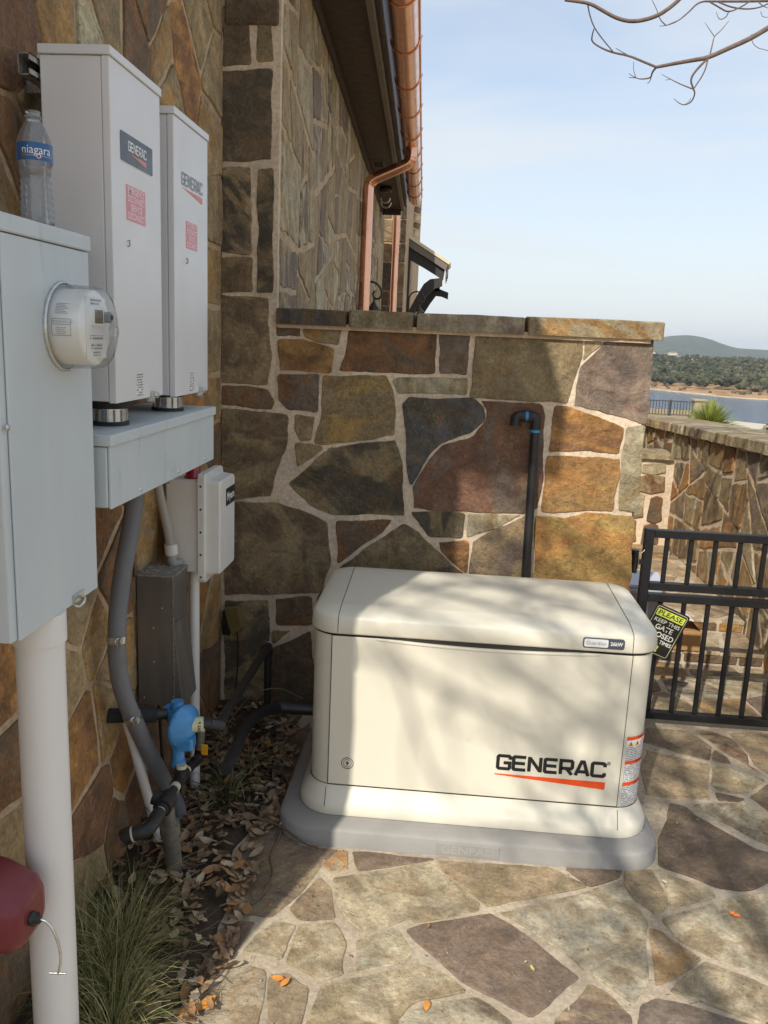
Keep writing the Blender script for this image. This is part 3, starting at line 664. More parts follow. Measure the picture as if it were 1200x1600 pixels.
GROUND=[('dkbrown','olive',[(-63.4,255.3),(-59.9,264.3),(-51.6,269.6),(-42.5,258.3),(-28.9,257.7),(-34.0,246.9),(-37.8,232.2),(-44.7,220.7),(-56.6,220.5),(-61.4,228.9),(-62.0,245.3)]),
('tan','orange',[(-33.3,249.4),(-28.6,257.0),(-26.4,256.9),(-24.3,247.2),(-29.3,244.4)]),
('dkbrown','brown',[(-24.7,257.9),(4.2,257.3),(-7.4,251.7),(-21.0,247.0)]),
('sand','olive',[(-28.8,242.2),(-19.4,246.2),(3.4,256.1),(7.4,249.6),(19.2,236.3),(18.6,232.3),(-0.7,224.4),(-2.6,225.6),(-16.4,217.5),(-21.9,223.2),(-26.2,230.0)]),
('olive','tan',[(5.1,256.3),(43.4,258.2),(54.9,249.9),(47.3,245.9),(21.6,235.1),(19.8,237.0),(7.8,250.4)]),
('dkbrown','brown',[(48.9,258.3),(69.1,260.5),(66.5,255.6),(55.8,250.0)]),
('pale','olive',[(24.8,232.5),(34.4,236.9),(56.2,247.8),(67.4,255.0),(68.1,246.9),(71.2,234.4),(69.1,228.4),(66.0,209.5),(63.6,205.2),(59.7,200.1),(51.3,208.6),(43.5,216.9),(33.4,225.9)]),
('dkbrown','dkbrown',[(-3.7,220.6),(1.2,224.1),(18.2,230.4),(22.4,231.9),(28.7,227.5),(46.8,208.0),(31.3,191.7),(19.7,198.2),(12.7,202.9),(0.6,214.9)]),
('dkbrown','tan',[(48.8,206.4),(53.4,202.9),(58.5,195.6),(57.4,185.1),(33.6,182.2),(37.6,191.2)]),
('golden','tan',[(71.2,231.5),(74.6,231.4),(78.1,226.0),(83.9,220.1),(77.3,213.9),(68.9,207.8),(67.1,208.0)]),
('purple','brown',[(61.5,200.1),(66.5,203.3),(74.9,202.3),(81.8,199.6),(90.9,196.9),(86.8,184.9),(55.8,181.1)]),
('olive','tan',[(69.0,259.8),(78.6,262.5),(80.6,248.6),(79.8,241.9),(74.7,238.1),(69.4,244.5),(67.9,252.4)]),
('sand','olive',[(80.0,262.7),(89.1,258.1),(96.9,255.1),(97.1,249.6),(80.6,242.0),(80.9,249.9)]),
('olive','pale',[(75.9,236.5),(96.5,247.6),(108.3,253.1),(122.1,257.0),(103.8,209.0),(99.8,214.7),(84.9,222.4),(79.1,227.3)]),
('olive','sand',[(84.2,219.7),(99.6,211.7),(105.3,208.2),(99.9,194.5),(83.1,201.1),(70.8,206.1),(76.9,212.4)]),
('dkbrown','brown',[(95.9,306.6),(101.8,304.7),(104.1,298.8),(111.1,290.4),(119.5,279.5),(131.1,274.8),(128.1,267.1),(109.4,255.2),(105.0,254.3),(98.6,255.0),(93.0,259.0),(81.5,264.4),(84.5,279.1),(91.6,295.1)]),
('olive','pale',[(105.6,307.6),(111.9,309.0),(123.4,310.8),(126.7,313.1),(137.6,291.4),(132.2,277.5),(125.2,282.7),(113.3,295.8),(107.5,303.7)]),
('dkbrown','brown',[(117.1,317.9),(127.7,314.7),(124.4,312.3),(116.2,311.5)]),
('olive','tan',[(103.4,347.9),(114.7,344.5),(121.4,341.1),(115.6,323.2),(113.3,312.1),(97.4,310.6),(88.1,311.5),(90.4,333.9),(96.9,350.9)]),
('pale','olive',[(122.5,341.3),(129.7,340.2),(141.6,331.4),(128.9,318.3),(119.2,319.7),(117.3,324.5)]),
('olive','brown',[(101.2,373.1),(121.6,373.8),(127.9,358.4),(123.0,344.7),(111.6,349.2),(104.9,354.1),(97.1,358.3)]),
('tan','red',[(124.6,375.0),(131.5,375.5),(140.0,367.8),(141.8,353.5),(139.5,342.9),(141.9,336.7),(134.9,347.7),(129.0,362.3)]),
('dkbrown','brown',[(127.8,355.4),(131.6,349.5),(131.2,343.2),(123.8,344.8)]),
('olive','tan',[(140.6,374.4),(171.0,377.5),(152.6,330.0),(145.7,336.7),(141.1,344.2),(142.6,353.6),(141.1,366.7)]),
('brown','olive',[(129.8,316.5),(157.2,341.8),(138.8,294.4)]),
('sand','olive',[(-42.9,219.8),(-36.8,218.6),(-38.7,204.0),(-50.1,205.0),(-47.8,212.7)]),
('olive','sand',[(-36.0,218.7),(-25.7,220.7),(-21.0,212.8),(-20.0,200.3),(-26.2,197.6),(-37.0,203.2)]),
('brown','tan',[(-40.6,225.4),(-33.2,242.2),(-28.9,237.5),(-25.2,222.8),(-33.2,220.8),(-36.8,220.9)]),
('olive','pale',[(-17.8,214.3),(-7.0,221.5),(-1.4,212.2),(-2.5,208.7),(-16.4,201.7)]),
('sand','olive',[(-26.0,195.9),(-16.1,199.6),(1.5,207.2),(9.1,204.1),(14.3,198.8),(-0.1,192.3),(-4.1,185.5),(-6.8,177.2),(-27.5,174.6),(-26.8,182.7)]),
('pale','brown',[(-2.7,187.4),(7.0,194.0),(17.0,197.4),(26.0,189.3),(25.5,181.2),(-5.2,177.4)]),
('sand','tan',[(-49.8,201.5),(-42.2,199.1),(-38.9,177.1),(-57.4,170.9),(-59.7,180.6),(-53.7,192.4)]),
('olive','tan',[(-40.5,197.6),(-36.2,199.1),(-28.7,194.2),(-28.3,174.5),(-37.0,173.4)]),
('dkbrown','brown',[(-56.8,217.6),(-49.0,218.1),(-51.2,204.9),(-54.9,193.4),(-60.2,184.8),(-60.5,191.5),(-59.5,206.3)]),
('brown','dkbrown',[(-61.4,302.1),(-62.7,338.0),(-54.9,352.0),(-41.3,271.1),(-50.9,271.7)]),
('dkbrown','brown',[(-80.7,335.0),(-70.6,362.9),(-58.7,365.0),(-64.3,331.7),(-63.4,301.8),(-68.3,284.3)])]
LEFT=[(191.7,239.3,'red'),(206.3,223.5,'olive'),(233.3,249.8,'pale'),(215.1,250.5,'tan'),(242.1,259.0,'olive'),(268.0,258.5,'brown'),(276.6,270.0,'brown'),(286.6,260.6,'tan'),(314.5,267.1,'rust'),(329.9,285.8,'olive'),(349.2,270.5,'olive'),(294.9,251.4,'tan'),(346.6,251.0,'tan'),(351.2,220.3,'olive'),(351.3,197.5,'tan'),(351.4,171.5,'olive'),(192.9,208.1,'brown'),(185.5,202.7,'tan'),(320.1,144.4,'rust'),(351.5,130.8,'brown'),(269.6,109.3,'golden'),(228.5,118.4,'brown'),(351.5,141.9,'tan'),(241.4,99.2,'brown'),(214.2,95.9,'olive'),(226.3,85.8,'tan'),(237.2,70.3,'golden'),(205.1,80.6,'olive'),(176.3,92.8,'rust'),(215.6,58.4,'rust'),(231.7,61.0,'tan'),(177.2,71.0,'brown'),(173.6,49.1,'olive'),(222.2,25.3,'red'),(236.5,16.3,'brown'),(248.2,30.4,'rust'),(172.4,19.7,'brown'),(216.7,11.6,'olive'),(179.5,28.7,'olive'),(253.5,20.3,'red'),(282.0,99.5,'golden'),(351.8,52.6,'tan'),(346.7,20.8,'brown'),(327.1,2.4,'rust'),(287.1,48.5,'brown'),(274.5,75.6,'olive'),(266.3,32.9,'brown'),(235.6,158.5,'tan'),(210.0,143.2,'olive'),(253.9,137.6,'brown'),(199.0,175.7,'tan'),(184.3,146.4,'rust'),(257.0,196.1,'olive'),(215.1,207.7,'brown'),(306.3,222.7,'tan'),(224.3,232.6,'brown'),(259.0,233.0,'tan'),(291.3,177.9,'olive'),(246.0,176.8,'brown'),(328.1,107.1,'olive'),(327.8,74.5,'rust')]

FG = (Vector((0,0,0)), Vector((1,0,0)), Vector((0,1,0)), Vector((0,0,1)))
def build_paving():
    m = MB(); nx, ny = 60, 70; X0, X1, Y0, Y1 = -1.3, 1.9, -3.5, 4.62
    vs = []
    for j in range(ny+1):
        for i in range(nx+1):
            x = X0+(X1-X0)*i/nx; y = Y0+(Y1-Y0)*j/ny; vs.append((x, y, 0.003*mnoise.noise(Vector((x*5, y*5, 0)))))
    w = nx+1; m.add(vs, [(j*w+i, j*w+i+1, (j+1)*w+i+1, (j+1)*w+i) for j in range(ny) for i in range(nx)], 0, True)
    pv = m.build('paving', M['pmortar']); tag(pv, 'flagstone paving in pale mortar round the generator', kind='structure')
    for c, t2, poly in GROUND:
        stone([(x/100, y/100) for x, y in poly], FG, 0.004+rnd.random()*0.002, c, t2, pv, M['paver'], 'paving_stone', 0.014, 0.0045, -0.01, 0.0025, 0.08, rough=0.0012)
    rn = random.Random(12); seeds = scatter(-1.2, 1.9, -1.6, 4.6, 0.30, rn)
    polys = [[(x/100, y/100) for x, y in p] for _, _, p in GROUND]
    def inside(pt, p):
        c = False; n = len(p)
        for i in range(n):
            a, b = p[i-1], p[i]
            if (a[1] > pt[1]) != (b[1] > pt[1]) and pt[0] < (b[0]-a[0])*(pt[1]-a[1])/(b[1]-a[1])+a[0]: c = not c
        return c
    def near(pt): return any(inside((pt[0]+dx, pt[1]+dy), p) for p in polys for dx, dy in ((0,0),(.07,0),(-.07,0),(0,.07),(0,-.07)))
    seeds = [s for s in seeds if not near(s) and not (s[0] < -0.62 and s[1] > 1.7)]
    # traced outlines also act as neighbours so that filler stones stop short of them
    gs = []
    for p in polys:
        cx = sum(a[0] for a in p)/len(p); cy = sum(a[1] for a in p)/len(p); n = len(p)
        for i in range(n):
            a, b = p[i-1], p[i]; L = math.hypot(b[0]-a[0], b[1]-a[1]); k = max(1, int(L/0.09))
            for q in range(k):
                px, py = a[0]+(b[0]-a[0])*q/k, a[1]+(b[1]-a[1])*q/k; gs.append((px+(cx-px)*0.12, py+(cy-py)*0.12))
    allc = seeds+gs
    cols = ['olive','olive','tan','sand','brown','dkbrown','pale','purple','golden']
    for i, q in voronoi(allc, -1.28, 1.88, -1.6, 4.6, 0.028):
        if i < len(seeds):
            A = abs(sum(q[k-1][0]*q[k][1]-q[k][0]*q[k-1][1] for k in range(len(q))))/2
            if A > 0.002: stone(q, FG, 0.005+rnd.random()*0.003, rn.choice(cols), rn.choice(cols), pv, M['paver'], 'paving_stone', 0.05, 0.004, -0.01, 0.004, 0.1)
build_paving()
def build_steps():
    for k, (y0, y1, z) in enumerate(((4.62, 4.98, 0.075), (4.98, 6.95, 0.15))):
        m = MB(); m.box(0.2, 1.88, y0, y1, -0.05, z); s = m.build('garden_step', M['pmortar'], None, 0.004)
        tag(s, ('lower shallow stone step behind the gate', 'upper stone landing behind the gate')[k], kind='structure')
        F = (Vector((0,0,z)), Vector((1,0,0)), Vector((0,1,0)), Vector((0,0,1))); rn = random.Random(40+k)
        sd = scatter(0.2, 1.88, y0, y1, 0.36 if k == 0 else 0.42, rn)
        for i, q in voronoi(sd, 0.2, 1.87, y0-0.01, y1, 0.03): stone(q, F, 0.008, rn.choice(['tan','sand','olive','brown','golden','red']), rn.choice(['tan','olive','pale']), s, M['paver'], 'paving_stone', 0.06, 0.004, -0.01, 0.004)
        F = (Vector((0,y0,0)), Vector((1,0,0)), Vector((0,0,1)), Vector((0,-1,0))); x = 0.3
        while x < 1.85:
            w = rn.uniform(0.16, 0.34); stone([(x, z-0.062), (min(x+w, 1.86), z-0.062), (min(x+w, 1.86), z-0.012), (x, z-0.012)], F, 0.008, rn.choice(['rust','brown','golden','red']), rn.choice(['orange','brown']), s, M['stone'], 'riser_stone', 0.06, 0.003, -0.01, 0.004); x += w+0.014
build_steps()

# ------------------------------------------------------------------ the stone house
HOUSE = thing('stone_house', 'rough stone house with copper gutter and dark soffit at the left', 'house', (-1.0, 3.0, 0))
def UW(u, y, z): return Vector((-0.632-0.034*y+u, y, z))        # far wing runs slightly off the near wall
WD = Vector((-0.034, 1, 0)).normalized(); WN = Vector((1, 0.034, 0)).normalized()
def build_house():
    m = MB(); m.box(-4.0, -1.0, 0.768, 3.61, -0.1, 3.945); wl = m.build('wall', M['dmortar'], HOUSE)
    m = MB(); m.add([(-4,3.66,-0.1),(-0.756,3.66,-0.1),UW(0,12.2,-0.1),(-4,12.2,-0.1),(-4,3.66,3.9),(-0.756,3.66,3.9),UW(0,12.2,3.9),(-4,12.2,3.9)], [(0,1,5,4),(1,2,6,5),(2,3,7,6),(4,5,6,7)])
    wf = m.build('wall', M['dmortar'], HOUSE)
    # near wall, faces +X
    F = (Vector((-1.0,0,0)), Vector((0,1,0)), Vector((0,0,1)), Vector((1,0,0))); rn = random.Random(21)
    sd = [(a/100, b/100) for a, b, c in LEFT]; cols = [c for a, b, c in LEFT]
    ex = scatter(0.8, 3.6, 0.05, 3.9, 0.28, rn)
    for s in ex:
        if s[0] > 3.6 or s[0] < 0.8: continue
        if all((s[0]-t[0])**2+(s[1]-t[1])**2 > 0.24**2 for t in sd[:61]) and (s[1] > 2.75 or s[0] < 1.75):
            sd.append(s); cols.append(rn.choice(['olive','tan','brown','rust','olive','purple']))
    for i, q in voronoi(sd, 0.775, 3.60, 0.0, 3.93, 0.022):
        c = cols[i]; c2 = {'olive':'tan','tan':'golden','brown':'rust','rust':'orange','golden':'tan','red':'rust','pale':'olive','purple':'brown'}[c]
        stone(q, F, rnd.uniform(0.004, 0.011), c, c2, wl, M['stone'], 'stone', 0.016, 0.005, -0.012, 0.0035, rough=0.003, lum=1.6)
    # far wing, seen along its length
    F = (UW(0, 0, 0), WD, Vector((0,0,1)), WN); sd = scatter(3.66, 12.2, 1.75, 3.36, 0.31, rn); col = ['olive','tan','olive','brown','sand','tan','purple','pale','tan']
    for q in blocks([(3.66,1.7),(12.1,1.7),(12.1,3.37),(3.66,3.37)], 0.34, rn, 0.034): stone(q, F, rnd.uniform(0.002, 0.009), rn.choice(col), rn.choice(col), wf, M['stone'], 'stone', 0.025, 0.007, -0.012, 0.004, lum=1.42)
    # near roof
    m = MB(); pr = [(-4.2,3.95),(-0.577,3.95),(-0.577,4.26),(-0.95,5.1),(-4.2,5.6)]
    a = [Vector((x, 0.74, z)) for x, z in pr]; b = [Vector((x, 3.70, z)) for x, z in pr]; n = len(a)
    m.add(a+b, [tuple(range(n)), tuple(range(n, 2*n))[::-1]]+[(i, n+i, n+(i+1) % n, (i+1) % n) for i in range(n)]); m.build('roof', M['brownpaint'], HOUSE)
    # far wing eaves: soffit, fascia, roof
    T = lambda v: UW(v.x, v.y, v.z)
    m = MB(); m.box(0.0, 0.26, 3.72, 11.2, 3.385, 3.41, 0, T); sf = m.build('soffit', M['brownpaint'], HOUSE)
    m = MB(); m.box(0.002, 0.03, 3.72, 11.2, 3.33, 3.384, 0, T); m.build('trim_board', M['brownpaint'], HOUSE, 0.003)
    m = MB(); m.box(0.262, 0.30, 3.72, 11.25, 3.355, 3.60, 0, T); m.build('fascia', M['fascia'], HOUSE, 0.003)
    m = MB(); m.box(0.302, 0.33, 3.72, 11.2, 3.40, 3.62, 0, T); m.build('fascia', M['brownpaint'], HOUSE, 0.003)
    m = MB(); m.box(0.02, 0.26, 11.2, 11.23, 3.30, 3.385, 0, T); m.box(0.0,0.262,11.18,11.25,3.41,3.6,0,T); m.build('end_board', M['brownpaint'], HOUSE, 0.003)
    m = MB(); m.add([UW(0.36,3.72,3.63), UW(0.36,11.25,3.63), UW(-2.4,11.25,5.0), UW(-2.4,3.72,5.0), UW(0.36,3.72,3.605), UW(0.36,11.25,3.605), UW(-2.4,11.25,4.975), UW(-2.4,3.72,4.95)], [(0,1,2,3),(7,6,5,4),(0,4,5,1),(1,5,6,2),(2,6,7,3),(3,7,4,0)])
    m.build('roof', M['roof'], HOUSE)
    m = MB(); m.box(0.06, 0.17, 8.3, 8.6, 3.378, 3.384, 0, T); vt = m.build('soffit_vent', M['fascia'], HOUSE); m = MB()
    for k in range(8): m.box(0.07, 0.16, 8.33+k*0.033, 8.343+k*0.033, 3.372, 3.377, 0, T)
    m.build('louvre', M['brownpaint'], vt)
    m = MB(); m.lathe([(0.0,0.0),(0.06,0.0),(0.075,0.02),(0.07,0.05),(0.045,0.06),(0.0,0.055)], UW(0.13, 9.7, 3.384), (0,0,-1), 16); m.build('floodlight', M['lantern'], HOUSE)
    m = MB(); m.tube(arc(UW(0.13, 9.72, 3.27), 0.05, 0, math.pi, 8, (1,0,0), (0,0,-1)), 0.009, 6); m.tube(arc(UW(0.13, 9.9, 3.25), 0.055, 0, math.pi, 8, (1,0,0), (0,0,-1)), 0.009, 6); m.build('lamp_ring', M['steel'], HOUSE)
build_house()
def build_copper():
    g = thing('copper_gutter', 'half round copper gutter with riveted hangers along the dark eave', 'gutter', UW(0.44, 7.5, 3.4))
    r = 0.082; m = MB(); N = 14; y0, y1 = 3.75, 10.9; rows = []
    segs = 40
    for k in range(segs+1):
        y = y0+(y1-y0)*k/segs; rows.append([UW(0.435, y, 3.47)+Vector((math.cos(math.pi+math.pi*i/N)*r, 0, math.sin(math.pi+math.pi*i/N)*r*1.05)) for i in range(N+1)])
    vs = [v for rr in rows for v in rr]; w = N+1
    m.add(vs, [(j*w+i, j*w+i+1, (j+1)*w+i+1, (j+1)*w+i) for j in range(segs) for i in range(N)], 0, True); m.add(rows[-1], [tuple(range(w))]); m.add(rows[0], [tuple(range(w))])
    m.build('trough', M['copper'], g)
    m = MB(); m.tube([UW(0.435+r+0.004, y, 3.474) for y in (y0, y1)], 0.009, 8); m.build('rolled_lip', M['copper'], g)
    for k in range(9):
        y = 4.6+k*0.72; m = MB(); m.tube([UW(0.435, y, 3.47)+Vector((math.cos(math.pi+math.pi*i/N)*(r+.004), 0, math.sin(math.pi+math.pi*i/N)*(r*1.05+.004))) for i in range(N+1)], 0.005, 6)
        m.tube([UW(0.435+r+0.004, y, 3.463), UW(0.435+r+0.012, y, 3.49)], 0.011, 6); m.build('hanger', M['copper'], g)
    def spout(name, lab, y, path, rr, rings, corr=()):
        t = thing(name, lab, 'downspout', UW(0.07, y, 1.0), 'copper downspouts')
        p = smooth_path(path, 3); m = MB(); m.tube(p, rr, 16); m.build('pipe', M['copper'], t)
        for z in rings: m = MB(); m.tube([UW(path[-1].x+0.632+0.034*y, y, z), UW(path[-1].x+0.632+0.034*y, y, z+0.022)], rr+0.003, 16); m.build('joint_band', M['copper'], t)
        for c, d0, d1 in corr:
            for k in range(9):
                q = k/8; d = (Vector(d0)*(1-q)+Vector(d1)*q).normalized(); m2 = MB()
                # crimped rings round each bend
                i = int(c*(len(p)-1)+(q-0.5)*6); i = max(1, min(len(p)-2, i)); dd = (p[i+1]-p[i-1]).normalized(); m2.tube([p[i]-dd*0.004, p[i]+dd*0.004], rr+0.0045, 16); m2.build('crimp', M['copper'], t)
        return t
    y = 7.8
    spout('copper_downspout', 'nearer copper downspout bending from the gutter down the wall', y,
          [UW(0.44,y,3.40), UW(0.44,y,3.33), UW(0.43,y,3.27), UW(0.36,y,3.235), UW(0.20,y,3.165), UW(0.10,y,3.12), UW(0.07,y,3.07), UW(0.07,y,3.0), UW(0.07,y,1.2)], 0.05, (2.86, 2.84-0.5), ((0.22,(0,0,1),(1,0,0)), (0.66,(1,0,0),(0,0,1))))
    y = 12.7
    spout('copper_downspout', 'farther straight copper downspout beside the end of the wing', y, [UW(0.15,y,5.0), UW(0.15,y,4.2), UW(0.15,y,1.2)], 0.055, (3.22, 2.98, 2.6))
build_copper()
def build_far_bay():
    # far block of the house with its bracketed awning
    t = thing('far_bay', 'far end of the stone house beyond the second downspout', 'building', (-1.2, 13.6, 0))
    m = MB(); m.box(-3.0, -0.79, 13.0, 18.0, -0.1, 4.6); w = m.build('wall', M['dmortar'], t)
    F = (Vector((0,13.0,0)), Vector((1,0,0)), Vector((0,0,1)), Vector((0,-1,0))); z = 1.9; k = 0
    while z < 4.5:
        h = (0.34, 0.22, 0.42, 0.28)[k % 4]; s = 0.10+0.1*(k % 2)
        stone([(-0.795-s, z), (-0.785, z), (-0.785, z+h-0.02), (-0.795-s, z+h-0.02)], F, 0.012, ('brown','olive','tan','dark')[k % 4], 'olive', w, M['stone'], 'stone', 0.06)
        stone([(-1.6, z), (-0.81-s, z), (-0.81-s, z+h-0.02), (-1.6, z+h-0.02)], F, 0.012, ('olive','brown','dark','tan')[k % 4], 'brown', w, M['stone'], 'stone', 0.06); z += h; k += 1
    m = MB(); m.box(-3.0, -0.80, 12.98, 18.0, 4.6, 4.72); m.build('roof', M['roof'], t)
    # upper eave tiles seen beyond the gutter end
    for k in range(5):
        m = MB(); m.tube([(-0.76+0.012*(k % 2), 15.2, 3.52+k*0.13), (-0.72, 15.2, 3.60+k*0.13)], 0.06, 10); m.build('roof_tile', M['roof'] if k % 2 else M['tin'], t)
    a = thing('timber_awning', 'bracketed timber awning with pale metal edge at the far end of the house', 'awning', (-0.5, 14.5, 2.8))
    Y0, Y1 = 14.0, 15.0
    def slab(nm, pts, mat, y0=Y0, y1=Y1):
        m = MB(); A = [Vector((x, y0, z)) for x, z in pts]; B = [Vector((x, y1, z)) for x, z in pts]; n = len(A)
        m.add(A+B, [tuple(range(n)), tuple(range(n, 2*n))[::-1]]+[(i, n+i, n+(i+1) % n, (i+1) % n) for i in range(n)]); return m.build(nm, mat, a)
    slab('roof_edge', [(-0.85,3.375),(-0.13,2.955),(-0.10,2.99),(-0.85,3.425)], M['tin'])
    slab('fascia_board', [(-0.84,3.25),(-0.17,2.86),(-0.145,2.955),(-0.85,3.37)], M['fascia'], Y0+0.02, Y0+0.06)
    for k in range(3): m = MB(); m.box(-0.175+k*0.012, -0.165+k*0.012, Y0+0.05, Y1, 2.72+k*0.04, 2.95+k*0.008); m.build('eave_board', M['fascia'], a)
    slab('soffit_board', [(-0.83,3.05),(-0.50,2.88),(-0.21,2.72),(-0.19,2.88),(-0.83,3.24)], M['beam'], Y0+0.08, Y0+0.18)
    slab('wall_post', [(-0.83,2.0),(-0.76,2.0),(-0.76,3.2),(-0.83,3.2)], M['beam'], Y0+0.06, Y0+0.16)
    for dy, off in ((0.0, 0.0), (0.75, 0.10)):
        P0 = [(-0.80+off,2.10), (-0.70+off,2.30), (-0.60+off,2.50), (-0.52+off,2.64), (-0.42+off,2.72-off*.9), (-0.22+off,2.75-off*1.9)]
        P1 = [(-0.72+off,2.02), (-0.62+off,2.20), (-0.52+off,2.37), (-0.43+off,2.50), (-0.33+off,2.58-off*.9), (-0.22+off,2.62-off*1.7)]
        slab('bracket', P0[:]+P1[::-1], M['beam'], Y0+0.05+dy, Y0+0.17+dy)
    slab('bracket_block', [(-0.40,2.58),(-0.27,2.58),(-0.27,2.74),(-0.40,2.74)], M['beam'], Y0+0.8, Y0+0.95)
build_far_bay()
def lantern(y, u, z, lab, s=1.0, x=None):
    P = UW(0.0, y, 0) if x is None else Vector((x, y, 0)); t = thing('wall_lantern', lab, 'lantern', (P.x+0.1, y, z-0.2), 'scroll arm wall lanterns')
    ox = P.x
    m = MB(); p = [Vector((ox+0.012, y, z-0.12*s))]+arc((ox+0.012+0.09*s, y, z+0.01), 0.09*s, math.pi, 0, 10)+arc((ox+0.012+0.145*s, y, z-0.0), 0.035*s, 0, -math.pi*1.3, 8)
    m.tube(smooth_path([(ox+0.012, y, z-0.3*s), *p], 1), 0.0085*s, 8); m.build('scroll_arm', M['lantern'], t)
    m = MB(); m.box(ox+0.0, ox+0.012, y-0.04, y+0.04, z-0.34*s, z-0.2*s); m.build('back_plate', M['lantern'], t)
    c = (ox+0.13*s, y, z-0.07*s)
    m = MB(); m.lathe([(0.002,0.045),(0.012,0.04),(0.008,0.02),(0.02,0.0),(0.03,-0.015),(0.055,-0.04),(0.07,-0.055),(0.072,-0.065),(0.0,-0.062)], c, (0,0,1), 8, smooth=False); m.build('cap', M['lantern'], t)
    m = MB(); m.lathe([(0.055,-0.065),(0.042,-0.20),(0.0,-0.205)], c, (0,0,1), 4, smooth=False); m.build('pane', M['glass'], t)
lantern(8.0, 0, 2.145, 'dark scroll lantern on the house wall by the nearer downspout', 1.15)
lantern(11.0, 0, 2.24, 'grey scroll lantern in front of the timber awning bracket', 1.1, -0.60)

# ------------------------------------------------------------------ garden wall behind the generator
GW = thing('garden_wall', 'low mortared stone wall behind the generator with rough slab coping', 'wall', (0.05, 3.75, 0))
def build_garden_wall():
    m = MB(); m.box(-0.757, 0.822, 3.62, 3.92, -0.05, 1.79); w = m.build('wall', M['mortar'], GW)
    m = MB(); m.box(-0.999, -0.758, 3.62, 3.7, -0.05, 3.9); w2 = m.build('pier_face', M['mortar'], HOUSE)
    F = (Vector((0,3.62,0)), Vector((1,0,0)), Vector((0,0,1)), Vector((0,-1,0)))
    F2 = (Vector((0,3.62,0)), Vector((1,0,0)), Vector((0,0,1)), Vector((0,-1,0)))
    for c, t2, poly in BACK:
        p = [(x/100, z/100) for x, z in poly]; pier = min(a[0] for a in p) < -0.96
        stone(p, F2 if pier else F, rnd.uniform(0.003, 0.008), c, t2, w2 if pier else w, M['stone'], 'stone', 0.011, 0.005, -0.012, 0.003, 0.06, rough=0.0015, lum=1.3 if pier else 1.12)
    for x0, x1, z0, z1, c in ((-0.985,-0.77,2.96,3.3,'brown'), (-0.985,-0.77,3.32,3.7,'olive')):
        stone([(x0,z0),(x1,z0),(x1,z1),(x0,z1)], F2, 0.01, c, 'brown', w2, M['stone'])
    # end face of the wall, towards the gate
    FE = (Vector((0.822,0,0)), Vector((0,1,0)), Vector((0,0,1)), Vector((1,0,0))); z = 0.02; k = 0
    while z < 1.72:
        h = (0.3, 0.22, 0.36, 0.26)[k % 4]; h = min(h, 1.78-z); stone([(3.63,z),(3.91,z),(3.91,z+h-0.02),(3.63,z+h-0.02)], FE, 0.008, ('golden','pale','rust','purple')[k % 4], 'tan', w, M['stone']); z += h; k += 1
    FC = (Vector((0,0,1.79)), Vector((1,0,0)), Vector((0,1,0)), Vector((0,0,1)))
    for x0, x1, c, t2, h in ((-0.757,-0.45,'slate','brown',0.066), (-0.437,-0.168,'pale','olive',0.070), (-0.157,0.297,'pale','mauve',0.070), (0.309,0.866,'sand','golden',0.074)):
        stone([(x0,3.585),(x1,3.585),(x1,3.96),(x0,3.96)], FC, h, c, t2, GW, M['stone'], 'coping_stone', 0.02, 0.0065, 0.0, 0.006, 0.05, rough=0.003)
    m = MB(); m.box(-0.75, 0.82, 3.60, 3.94, 1.775, 1.80); m.build('mortar_bed', M['dmortar'], GW)
build_garden_wall()
